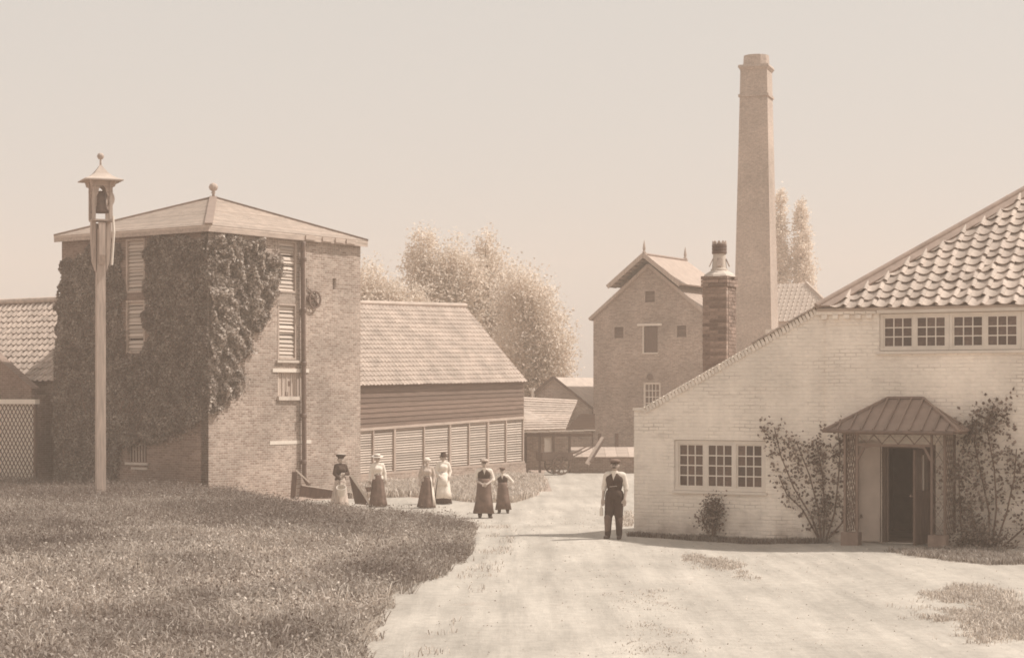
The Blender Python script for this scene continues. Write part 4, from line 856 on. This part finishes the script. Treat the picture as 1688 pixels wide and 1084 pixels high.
# ------------------------------------------------------------------ grass
def px_patch(n, poly, keepf=None, seed=1):
    g_ = np.random.default_rng(seed); a = np.array(poly); lo, hi = a.min(0), a.max(0)
    X = g_.uniform(lo[0], hi[0], n); Y = g_.uniform(lo[1], hi[1], n); k = inside(poly, X, Y); return X[k], Y[k]
LG = [(-1.5, 20), (-1.6, 24), (-1.45, 27.5), (-1.07, 32), (-.8, 37.5), (-.75, 44), (-1.0, 47), (-1.9, 50), (-3.0, 51.6), (-4.4, 53.2), (-5.6, 55), (-6.9, 59), (-8.6, 62.4), (-10.3, 63), (-17, 67.8), (-19.5, 69.4), (-17.6, 62), (-6.6, 20)]
X, Y = px_patch(620000, LG, seed=3); d = edge_dist([LG[i] for i in range(13)] + [(-60, 63), (-60, 20)], X, Y)
k = (d + (vnoise(X, Y, .7, 4) - .5) * .5 + (vnoise(X + 9, Y, 2.3, 5) - .6) * .8 > .0) & (rng.uniform(size=len(X)) < np.clip(1.2 - (Y - 22) / 90, .6, 1)); X, Y, d = X[k], Y[k], d[k]
n = len(X); U, W = X * .9 + Y * .25 + 80, Y * .8 - X * .3 + 80
big = vnoise(U, W * .55, 3.1, 12) * .55 + vnoise(W, U, 1.3, 13) * .45; fine = vnoise(U, W, .33, 15) * .5 + vnoise(W, U, .15, 16) * .5
clump = vnoise(X + 40, Y + 20, .42, 77) * vnoise(U, W, 1.7, 78)
dark = np.clip(sst((Y - 33 - 9 * (big - .5)) / 13) * .8 + .35 * sst((vnoise(U, W, 4, 19) - .45) / .4), 0, 1)      # leafier, darker herbage towards the back
lum = np.clip((.13 + .42 * sst((big - .22) / .55) * (1 - .62 * dark)) * (.25 + 1.3 * fine), 0, 1)
h = rng.uniform(.06, .26, n) * (.55 + 1.7 * clump + .5 * fine) * np.clip(.65 + d / 1.5, .65, 1)
tone = np.clip(lum * rng.uniform(.35, 1.5, n), 0, 1)
kb = rng.uniform(size=n) < .55
put('lawn_grass', blade_mesh('lawn_grass', X[kb], Y[kb], gz(X[kb], Y[kb]) - .02, h[kb], rng.uniform(.010, .020, kb.sum()), tone[kb], .8), K['grass']); tag(bpy.data.objects['lawn_grass'], 'rough uncut grass filling the left foreground', 'grass', kind='stuff')
kl = rng.uniform(size=n) < .05 * (.2 + 2.4 * clump); nl = int(kl.sum())
o = put('tall_grass', blade_mesh('tall_grass', X[kl], Y[kl], gz(X[kl], Y[kl]) - .02, rng.uniform(.16, .34, nl) * np.clip(.5 + d[kl] / 1.5, .5, 1), rng.uniform(.010, .016, nl), np.clip(lum[kl] * 1.2 + .25, 0, 1), .8), K['grass']); tag(o, 'long bent straw-coloured grass stalks standing in the left lawn', 'grass', kind='stuff')
XE, YE = px_patch(60000, [(-1.4, 20), (-1.4, 27.5), (-1.0, 32), (-.7, 37.5), (-.6, 44), (-.9, 47.5), (-2, 51), (-3.2, 52.4), (-2.6, 53.4), (-1.2, 51), (-.1, 47.5), (.1, 44), (.0, 37.5), (-.3, 32), (-.7, 27.5), (-.8, 20)], seed=17)
ke = rng.uniform(size=len(XE)) < .22 * sst((vnoise(XE, YE, .5, 18) * .6 + vnoise(XE, YE, 1.4, 19) * .4 - .48) / .2); XE, YE = XE[ke], YE[ke]; ne = len(XE)
o = put('edge_grass', blade_mesh('edge_grass', XE, YE, gz(XE, YE), rng.uniform(.02, .11, ne), rng.uniform(.01, .018, ne), rng.uniform(.2, .95, ne), .6), K['grass']); tag(o, 'ragged short grass creeping from the lawn onto the track', 'grass', kind='stuff')
kk = ~kb; xl_, yl_ = X[kk], Y[kk]; nk = int(kk.sum()); zl_ = gz(xl_, yl_) + h[kk] * rng.uniform(.25, 1.2, nk)
tl_ = np.clip(lum[kk] * rng.uniform(.25, 1.6, nk) + .10 * dark[kk] * rng.uniform(-1, 1.6, nk), 0, 1)
o = put('lawn_weeds', leaf_mesh('lawn_weeds', np.stack([xl_, yl_, zl_], 1), .052, tl_, .5, .95), K['grass']); tag(o, 'leafy clover and weeds mixed through the left lawn', 'weeds', kind='stuff')
def sparse(name, label, poly, n, hmax, thr, sc, seed, tlo=.25, thi=1.0, wd=.013, ed=1.1):
    X, Y = px_patch(n, poly, seed=seed); dd = edge_dist(poly, X, Y); U, W = X * .83 + Y * .39 + 50, Y * .55 - X * .7 + 50; nz = vnoise(U, W, sc, seed) * .5 + vnoise(W, U, sc * .41, seed + 1) * .3 + vnoise(U + W, U - W + 90, sc * .2, seed + 2) * .2
    k = rng.uniform(size=len(X)) < sst((nz * np.clip(dd / ed, 0, 1) - thr * .75) / (thr * 1.3)) * .8; X, Y, nz = X[k], Y[k], nz[k]; n = len(X)
    tn = np.clip(tlo + (thi - tlo) * rng.beta(1.4, 1.7, n), 0, 1)
    tag(put(name, blade_mesh(name, X, Y, gz(X, Y) - .005, rng.uniform(.3, 1, n) * hmax * (.5 + nz), np.full(n, wd) * rng.uniform(.6, 1.3, n), tn, .5), K['grass']), label, 'grass', kind='stuff')
sparse('verge_grass', 'rough grass bank in front of the louvred shed', [(-7.2, 66.5), (-5.8, 74.5), (.4, 84), (1.3, 80), (1.6, 76), (1.4, 70), (.9, 66), (.2, 62.5), (-1.5, 62.6), (-3.5, 66), (-5.5, 65)], 90000, .34, .06, 1.6, 41, .25, 1, .03)
sparse('grass_patch', 'thin trodden grass patch in the yard before the white wall', [(2.7, 38.8), (4.0, 39.4), (5.0, 36.5), (5.0, 32.5), (4.3, 30), (3.4, 31), (2.8, 35)], 70000, .075, .24, .8, 51, ed=1.4)
sparse('grass_patch', 'thin grass patch in the bottom right corner of the yard', [(4.9, 23), (4.7, 27), (5.6, 30.2), (7.0, 31.5), (8.6, 30.5), (8.8, 23)], 90000, .10, .24, .8, 61, ed=1.9)
sparse('grass_patch', 'weedy strip of grass beside the right porch post', [(7.2, 37.2), (9.8, 37), (10, 34.2), (8.6, 33.8), (7.4, 35.6)], 30000, .15, .24, .7, 71, .05, .6, ed=.4)
sparse('wall_weeds', 'weeds along the foot of the white wall', [(2.6, 42.3), (6.8, 40.1), (6.7, 39.5), (5.2, 39.9), (2.5, 41.5)], 30000, .15, .16, .6, 81, .03, .45, ed=.12)
sparse('track_grass', 'tuft of dry grass at the track edge behind the capped man', [(2.3, 47), (3.4, 47), (4.2, 58), (2.9, 58)], 22000, .16, .2, .9, 91, .3, 1, .02)
sparse('grass_patch', 'scattered grass blades along the middle of the track', [(.0, 22), (3.2, 22), (3.4, 31), (1.3, 38), (.6, 30)], 26000, .04, .46, .7, 95)
n = 2200; X = rng.uniform(-1.2, 9, n); Y = rng.uniform(22, 60, n); k = inside(ROAD, X, Y); X, Y = X[k], Y[k]
o = put('pebbles', leaf_mesh('pebbles', np.stack([X, Y, gz(X, Y) + .010], 1), .028, rng.uniform(.1, .9, len(X)), 1.5, 1.4), K['grass']); tag(o, 'small stones and litter strewn on the pale track', 'pebbles', kind='stuff')

# ------------------------------------------------------------------ people
def blob(segs, vox, mat, name, parent, dec=.35, M=None):
    """one continuous surface grown over tapered capsules"""
    bm = bmesh.new()
    for a, ra, b_, rb in segs:
        a, b_ = Vector(a), Vector(b_); d = b_ - a
        for p, r in ((a, ra), (b_, rb)): bmesh.ops.create_icosphere(bm, subdivisions=2, radius=r, matrix=T_(p))
        if d.length > 1e-4:
            q = d.to_track_quat('Z', 'Y').to_matrix().to_4x4()
            bmesh.ops.create_cone(bm, cap_ends=True, segments=14, radius1=ra, radius2=rb, depth=d.length, matrix=T_((a + b_) / 2) @ q)
    me = bpy.data.meshes.new(name); bm.to_mesh(me); bm.free()
    ob_ = bpy.data.objects.new('tmp', me); C.objects.link(ob_)
    md = ob_.modifiers.new('r', 'REMESH'); md.mode = 'VOXEL'; md.voxel_size = vox
    sm = ob_.modifiers.new('s', 'SMOOTH'); sm.factor = .5; sm.iterations = 2
    if dec < 1: dc = ob_.modifiers.new('d', 'DECIMATE'); dc.ratio = dec
    m2 = bpy.data.meshes.new_from_object(ob_.evaluated_get(bpy.context.evaluated_depsgraph_get())); bpy.data.objects.remove(ob_); bpy.data.meshes.remove(me)
    m2.name = name; m2.shade_smooth(); return put(name, m2, mat, parent, M)
def loft(rings, mat, name, parent, a0=0, a1=360, n=40, fold=0.0, k=9, th=0, ph=0.0):
    """cloth loft; rings (z, rx, ry, cx, cy); a0..a1 around, -90 is the front"""
    vs_, fs = [], []; full = a1 - a0 >= 360; N = n if full else n + 1
    for i, (z, rx, ry, cx_, cy_) in enumerate(rings):
        w_ = fold * i / (len(rings) - 1)
        for j in range(N):
            a = R(a0 + (a1 - a0) * j / n); f = 1 + w_ * (math.cos(k * a + ph + .4 * i) * .7 + math.cos((2 * k - 3) * a + 1.7) * .3)
            vs_.append((cx_ + rx * f * math.cos(a), cy_ + ry * f * math.sin(a), z + (.012 * math.sin(3 * a + ph) if i == len(rings) - 1 else 0)))
    for i in range(len(rings) - 1):
        for j in range(N if full else n):
            j2 = (j + 1) % N; fs.append((i * N + j, i * N + j2, (i + 1) * N + j2, (i + 1) * N + j))
    b = MB().add(vs_, fs)
    if full: b.f.append(tuple(range((len(rings) - 1) * N, len(rings) * N)))
    o = b.build(name, mat, parent, smooth=True)
    if th: s_ = o.modifiers.new('t', 'SOLIDIFY'); s_.thickness = th; s_.offset = 1
    return o
def hand(segs, w_, d, side):
    w_, d = Vector(w_), Vector(d).normalized(); s_ = Vector((1, 0, 0)) if abs(d.x) < .8 else Vector((0, 0, 1)); s_ = (s_ - d * s_.dot(d)).normalized(); nn = d.cross(s_)
    segs += [(w_, .028, w_ + d * .03, .03), (w_ + d * .03 + s_ * .018, .024, w_ + d * .085 + s_ * .022, .02), (w_ + d * .03 - s_ * .018, .024, w_ + d * .085 - s_ * .022, .02)]
    for i, (o_, L) in enumerate(zip((-.032, -.011, .011, .031), (.062, .078, .074, .055))):
        a = w_ + d * .085 + s_ * o_; m_ = a + d * L * .55; e = m_ + (d * .8 - nn * .6 * (1 if d.cross(s_).y > 0 else -1)).normalized() * L * .5
        segs += [(a, .0105, m_, .0095), (m_, .0095, e, .008)]
    ts = -side; a = w_ + d * .03 + s_ * .03 * ts; m_ = a + (d * .7 + s_ * .7 * ts) * .045; segs += [(a, .014, m_, .012), (m_, .012, m_ + d * .035, .009)]
def person(label, X, Y, rot, H, arms, top, bottom, head, z=None, lean=0, sleeves='long'):
    gz_ = float(gz([X], [Y])[0]) if z is None else z
    p = thing('person', (X, Y, gz_), rot, label, 'person', 'people standing in the works yard'); k = H / 1.70; p.scale = (k, k, k); p.rotation_euler.x = R(random.uniform(-1.2, 1.2)); p.rotation_euler.y = R(random.uniform(-1.6, 1.6))
    fem = bottom[0] == 'skirt'; sw = .155 if fem else .18; cr = .115 if fem else .13
    tor = [((-.055, 0, .95), .125, (.055, 0, .95), .125), ((0, 0, .98), .12, (0, 0, 1.10), .105), ((-.045, 0, 1.10), .09, (-.06, 0, 1.28), cr * .85), ((.045, 0, 1.10), .09, (.06, 0, 1.28), cr * .85), ((-.06, 0, 1.28), cr * .9, (.06, 0, 1.28), cr * .9),
           ((-sw + .02, .01, 1.385), .058, (sw - .02, .01, 1.385), .058), ((-.06, 0, 1.28), cr * .85, (-sw + .05, 0, 1.37), .07), ((.06, 0, 1.28), cr * .85, (sw - .05, 0, 1.37), .07)]
    if fem: tor += [((-.06, -.075, 1.25), .075, (.06, -.075, 1.25), .075)]
    nk = [((0, .015, 1.38), .055, (0, .005, 1.50), .05)]
    hd_ = [((0, .012, 1.60), .088, (0, .0, 1.575), .084), ((0, -.02, 1.575), .07, (0, -.035, 1.515), .045), ((0, -.04, 1.51), .036, (0, -.045, 1.505), .032), ((0, -.088, 1.585), .012, (0, -.105, 1.555), .016), ((-.084, .01, 1.585), .018, (-.086, .012, 1.555), .014), ((.084, .01, 1.585), .018, (.086, .012, 1.555), .014), ((-.02, -.078, 1.527), .012, (.02, -.078, 1.527), .012)]
    lg_ = []; ar = []; hs = []
    feet = bottom[1] if len(bottom) > 1 else ((-.11, .0), (.11, .0))
    for s_, (fx, fy_) in zip((-1, 1), feet):
        lg_ += [((s_ * .085, 0, .93), .095, (fx * .9, fy_ * .4 - .01, .49), .062), ((fx * .9, fy_ * .4 - .01, .49), .06, (fx, fy_ + .02, .10), .043)]
    bt = []
    for fx, fy_ in feet: bt += [((fx, fy_ + .02, .12), .045, (fx, fy_ + .02, .05), .045), ((fx, fy_ + .03, .045), .042, (fx * 1.15, fy_ - .14, .035), .034)]
    for s_, (el, wr, hdv) in zip((-1, 1), arms):
        sh_ = (s_ * sw, .01, 1.375); ar += [(sh_, .055, el, .043)]; hs += [(el, .041, wr, .028)]; hand(hs, wr, hdv, s_)
    body = blob(tor + nk + hd_ + lg_ + ar + hs + bt, .009, K['skin'], 'body', p, .5)
    # face
    for s_ in (-1, 1):
        MB().lathe([(0, -.006), (.008, -.003), (.009, .001), (0, .004)], 8).build('eye', K['hair'], p, T_((s_ * .032, -.084, 1.588)) @ RX(90))
        MB().bar((s_ * .018, -.09, 1.607), (s_ * .048, -.082, 1.608), .008).build('eyebrow', K['hair'], p)
    MB().bar((-.02, -.0885, 1.527), (.02, -.0885, 1.527), .006).build('mouth', K['apron_dark'], p)
    hr = [((0, .035, 1.615), .088, (0, .04, 1.58), .085), ((0, .0, 1.645), .075, (0, .03, 1.62), .085)]
    if fem: hr += [((-.06, .03, 1.60), .045, (-.07, .04, 1.56), .035), ((.06, .03, 1.60), .045, (.07, .04, 1.56), .035), ((0, .1, 1.58), .05, (0, .11, 1.57), .045), ((-.05, -.03, 1.655), .04, (.05, -.03, 1.655), .04)]
    blob(hr, .012, K['hair'], 'hair', p, 1)
    # upper clothes
    shirt, vest = top; inf = lambda sg, d_: [(a, ra + d_, b_, rb + d_) for a, ra, b_, rb in sg]
    sl = inf(ar, .022 if fem else .016)
    for (a, ra, b_, rb), s_ in zip(hs[::len(hs) // 2], (-1, 1)):
        f = 1.0 if sleeves == 'long' else .18; e = Vector(a).lerp(Vector(b_), f * .97); sl += [(a, ra + .018, e, (rb + .012) if f == 1 else ra + .016)]
    blob(inf(tor, .014) + sl + [((0, .012, 1.40), .06, (0, .008, 1.45), .057)], .014, K[shirt], 'shirt' if not fem else 'blouse', p, .6)
    if vest:
        vt = blob([(a, ra + .028, b_, rb + .028) for a, ra, b_, rb in tor[:5]] + [((-.085, .01, 1.39), .066, (-.06, .0, 1.30), .10), ((.085, .01, 1.39), .066, (.06, 0, 1.30), .10)], .014, K[vest], 'waistcoat', p, .6)
        MB().prism([(-.055, 1.47), (.055, 1.47), (0, 1.27)], -.155, -.10).build('shirt_front', K['linen'], p)
    # lower clothes
    if fem:
        loft([(1.085, .125, .112, 0, 0), (1.0, .165, .15, 0, 0), (.85, .19, .185, 0, .01), (.5, .235, .235, 0, .015), (.2, .28, .275, 0, .02), (.03, .315, .305, 0, .02)], K[bottom[2]], 'skirt', p, fold=.11, k=8, ph=X)
        MB().lathe([(.128, -.02), (.131, 0), (.128, .025)], 24, (0, 0, 1.085), 1, .9).build('belt', K[bottom[4]] if len(bottom) > 4 else K['dark_cloth'], p)
    else:
        blob(inf(lg_[0::2], .03) + inf(lg_[1::2], .024) + inf(tor[:1], .022), .014, K[bottom[2]], 'trousers', p, .6)
        blob(inf(bt, .012), .012, K['boot'], 'boots', p, .7)
    ap_ = bottom[3] if len(bottom) > 3 else None
    if ap_ == 'long':
        loft([(1.16, .16, .165, 0, 0), (1.02, .185, .18, 0, 0), (.85, .2, .19, 0, -.01), (.5, .225, .22, 0, -.02), (.15, .30, .27, .0, -.02)], K['apron_dark'], 'apron', p, -215, 35, 32, .05, 6, .01)
        MB().bar((-.02, .16, 1.06), (.05, .2, .8), .03, .01).build('apron_string', K['linen'], p)
        loft([(.95, .205, .195, 0, -.01), (.6, .235, .23, 0, -.02), (.3, .275, .255, 0, -.02)], K['grey_cloth'], 'apron_lining', p, -12, 30, 8, .03, 5, .008)
    elif ap_ == 'white':
        loft([(1.09, .137, .125, 0, 0), (.95, .19, .175, 0, 0), (.7, .225, .22, 0, .0), (.42, .262, .26, 0, .0), (.2, .29, .285, .0, .01)], K['linen'], 'apron', p, -150, 25, 28, .05, 7, .008)
        loft([(.98, .2, .185, 0, 0), (.8, .23, .22, 0, .0), (.62, .25, .25, 0, .0)], K['linen'], 'apron_fold', p, -140, -60, 12, .06, 6, .008)
    elif ap_ == 'edge':
        loft([(1.08, .14, .13, 0, 0), (.9, .2, .185, 0, .0), (.5, .25, .25, 0, .01), (.1, .315, .30, .0, .02)], K['linen'], 'apron', p, -45, 10, 10, .05, 7, .008)
    # hat
    kind = head; hz = 1.655
    if kind == 'cap' or kind == 'pale_cap':
        km = K['cap'] if kind == 'cap' else K['stripe']
        hh = MB().lathe([(.0, .075), (.07, .07), (.115, .045), (.125, .02), (.105, .0), (.094, -.025)], 20, (0, .0, hz), 1, 1.08).build('cap', km, p, smooth=True)
        b = MB()
        b.add([(.085 * math.cos(a) * f, -.055 - .07 * f2 * math.sin(a) - .02, hz - .012 - .02 * f2) for f, f2 in ((1, .2), (1.0, 1)) for a in [math.pi * i / 10 for i in range(11)]], [(i, i + 1, i + 12, i + 11) for i in range(10)]); b.build('peak', K['felt'], hh)
    elif kind == 'boater':
        hh = MB().lathe([(.0, .07), (.085, .065), (.095, .05), (.1, .0), (.19, -.005), (.2, -.012), (.19, -.02), (.09, -.02)], 24).build('straw_hat', K['straw'], p, T_((0, .0, hz + .03)) @ RX(12), smooth=True)
        MB().lathe([(.1, .0), (.104, .005), (.101, .03), (.098, .03)], 24).build('ribbon', K['cap'], hh, T_((0, .0, hz + .03)) @ RX(12))
    elif kind == 'flat_hat':
        hh = MB().lathe([(.0, .10), (.13, .095), (.165, .085), (.165, .055), (.11, .0), (.1, -.02)], 24).build('flat_hat', K['felt'], p, T_((0, .01, hz + .005)) @ RX(-2), smooth=False)
        MB().lathe([(.0, .012), (.1, .008), (.16, .0), (.162, -.012)], 24).build('hat_crown', K['straw'], hh, T_((0, .01, hz + .11)) @ RX(-2))
    elif kind == 'dark_hat':
        hh = MB().lathe([(.0, .12), (.06, .115), (.09, .09), (.1, .0), (.15, -.01), (.155, -.02), (.09, -.025)], 20).build('dark_hat', K['felt'], p, T_((.01, .0, hz + .0)) @ RX(4) @ RY(-5), smooth=True)
    elif kind == 'bonnet':
        MB().lathe([(.0, .09), (.07, .08), (.115, .035), (.122, .0), (.105, -.03)], 20, (0, .035, hz - .01)).build('bonnet', K['linen'], p, smooth=True)
    return p
dn = (0, -.05, -1)
hang = lambda s_: ((s_ * .235, .03, 1.11), (s_ * .25, -.03, .875), dn)
person('woman in dark blouse and pale striped skirt holding a pail', -5.51, 60, 28, 1.66, (((-.22, -.02, 1.12), (-.10, -.26, .93), (.1, -.3, -1)), ((.25, -.02, 1.13), (.06, -.20, 1.12), (-1, -.15, .05))), ('dark_cloth', None), ('skirt', ((-.08, 0), (.08, 0)), 'stripe', None, 'linen'), 'flat_hat')
person('woman in straw boater, white blouse and dark skirt', -4.31, 60.5, 12, 1.66, (((-.24, .02, 1.11), (-.29, -.08, .89), dn), hang(1)), ('linen', None), ('skirt', ((-.08, 0), (.08, 0)), 'apron_dark'), 'boater')
person('woman in white bonnet, pale blouse and grey skirt with white apron edge', -2.74, 60, 5, 1.58, (((-.25, .03, 1.10), (-.24, -.06, .88), dn), ((.25, .03, 1.10), (.22, -.08, .90), dn)), ('stripe', None), ('skirt', ((-.08, 0), (.08, 0)), 'apron_dark', 'edge'), 'bonnet')
person('woman in dark hat with white blouse and looped white apron', -2.29, 61.8, 8, 1.64, (((-.23, .0, 1.11), (-.13, -.17, .96), (.6, -.5, -.7)), ((.25, .03, 1.11), (.20, -.10, .93), (-.2, -.3, -1))), ('linen', None), ('skirt', ((-.08, 0), (.08, 0)), 'dark_cloth', 'white'), 'dark_hat')
person('man in pale cap, waistcoat and long dark apron, hands clasped', -.84, 55, 4, 1.71, (((-.27, .01, 1.13), (-.07, -.22, 1.00), (.9, -.2, -.25)), ((.27, .01, 1.13), (.08, -.22, 1.0), (-.9, -.2, -.25))), ('linen', 'dark_cloth'), ('trousers', ((-.1, .0), (.19, -.05)), 'dark_cloth', 'long'), 'pale_cap', sleeves='rolled')
person('boy in dark cap and long apron, hands on his hips', -.26, 57, -4, 1.38, (((-.37, .05, 1.16), (-.19, -.07, 1.01), (.75, -.3, -.4)), ((.37, .05, 1.16), (.19, -.07, 1.01), (-.75, -.3, -.4))), ('linen', 'dark_cloth'), ('trousers', ((-.15, -.02), (.16, -.02)), 'dark_cloth', 'long'), 'cap', sleeves='rolled')
person('man in flat cap, white shirt sleeves, dark waistcoat and gaiters by white wall', 2.20, 40.5, -14, 1.70, (((-.235, .03, 1.11), (-.245, -.05, .86), dn), ((.25, .03, 1.12), (.24, -.08, .87), dn)), ('linen', 'dark_cloth'), ('trousers', ((-.13, -.04), (.11, .02)), 'dark_cloth'), 'cap', sleeves='rolled')
mn = [o for o in bpy.data.objects if o.get('label', '').startswith('man in flat cap')][0]
blob([((-.13, -.055, .47), .083, (-.13, -.02, .14), .066), ((.11, .0, .47), .083, (.11, .04, .14), .066)], .014, K['gaiter'], 'gaiters', mn, .6)
blob([((-.04, -.118, 1.538), .012, (0, -.115, 1.545), .014), ((.04, -.118, 1.538), .012, (0, -.115, 1.545), .014)], .005, K['hair'], 'moustache', mn, 1)
MB().bar((-.08, -.165, 1.13), (.08, -.165, 1.15), .008).build('watch_chain', K['zinc'], mn)
# things they hold
th_ = thing('pail', (-5.42, 59.62, float(gz([-5.45], [59.6])[0]) + .44), 0, 'pale pail carried by the woman in the dark blouse', 'pail')
Mp = RX(28)
MB().lathe([(.12, 0), (.15, .26), (.165, .265), (.165, .29), (.145, .29), (.145, .265), (.112, .02), (0, .02)], 20).build('tub', K['zinc'], th_, Mp, smooth=False)
MB().tube([(-.15, 0, .27), (-.13, 0, .38), (0, 0, .45), (.13, 0, .38), (.15, 0, .27)], .008, 6).build('handle', K['iron'], th_, T_((0, 0, 0)))
bk = thing('small_basket', (-4.62, 60.35, float(gz([-4.6], [60.3])[0]) + .50), 0, 'small dark basket carried by the woman in the straw boater', 'basket')
MB().lathe([(.06, 0), (.11, .14), (.12, .15), (.10, .15), (.055, .02)], 14).build('bowl', K['gaiter'], bk)
MB().tube([(-.11, 0, .14), (-.08, 0, .28), (0, 0, .33), (.08, 0, .28), (.11, 0, .14)], .01, 6).build('handle', K['gaiter'], bk)
bt_ = thing('bottle', (1.93, 40.46, float(gz([1.93], [40.46])[0]) + .50), 0, 'pale bottle hanging from the capped man\'s hand', 'bottle')
MB().lathe([(0, 0), (.036, .0), (.038, .02), (.038, .15), (.016, .20), (.014, .25), (0, .25)], 12).build('glass', K['paint'], bt_, smooth=True)
# timber lying by the tower foot
tr_ = thing('timber_trough', (-7.35, 65.3, -.25), 8, 'dark wooden water trough below the tower drainpipe', 'trough')
MB().box(0, 1.75, -.03, .02, -.1, .28).build('side_board', K['dark_wood'], tr_, RY(9))
MB().box(0, 1.75, .4, .45, -.1, .28).build('side_board', K['dark_wood'], tr_, RY(9))
MB().box(-.02, 1.77, -.05, .04, .281, .31).build('rim_board', K['paint'], tr_, RY(9))
MB().box(-.05, .0, -.03, .45, -.1, .30).build('end_board', K['dark_wood'], tr_, RY(9))
ch_ = thing('leaning_chute', (-7.5, 65.2, -.2), 8, 'pale sloping board running from the drainpipe down to the trough', 'chute')
MB().bar((-.02, 0, .78), (.46, 0, .34), .14, .05).build('board', K['paint'], ch_)
MB().bar((-.12, 0, -.2), (-.06, 0, .72), .18, .12).build('prop', K['dark_wood'], ch_)
hb = thing('tilted_board_frame', (-5.35, 60.9, -.35), 10, 'dark board with pale edge propped beside the woman holding the pail', 'board')
MB().prism([(.25, .0), (.72, -.05), (.12, .88), (.06, .9)], 0, .04).build('dark_panel', K['dark_wood'], hb)
MB().bar((.12, -.01, .93), (.80, -.01, -.08), .06, .08, (1, 0, .8)).build('pale_edge', K['paint'], hb)

# ------------------------------------------------------------------ haze
hz = MB().box(-206, 206, -86, 336, -2.2, 27).build('haze', None); tag(hz, 'thin pale haze in the air over the whole yard', 'haze', kind='stuff')
m = bpy.data.materials.new('haze'); m.use_nodes = True; n_ = m.node_tree.nodes; n_.remove(n_['Principled BSDF'])
pv = n_.new('ShaderNodeVolumePrincipled'); pv.inputs['Color'].default_value = (.97, .82, .71, 1); pv.inputs['Density'].default_value = .0021; pv.inputs['Anisotropy'].default_value = .0
m.node_tree.links.new(pv.outputs[0], n_['Material Output'].inputs['Volume']); hz.data.materials.append(m)
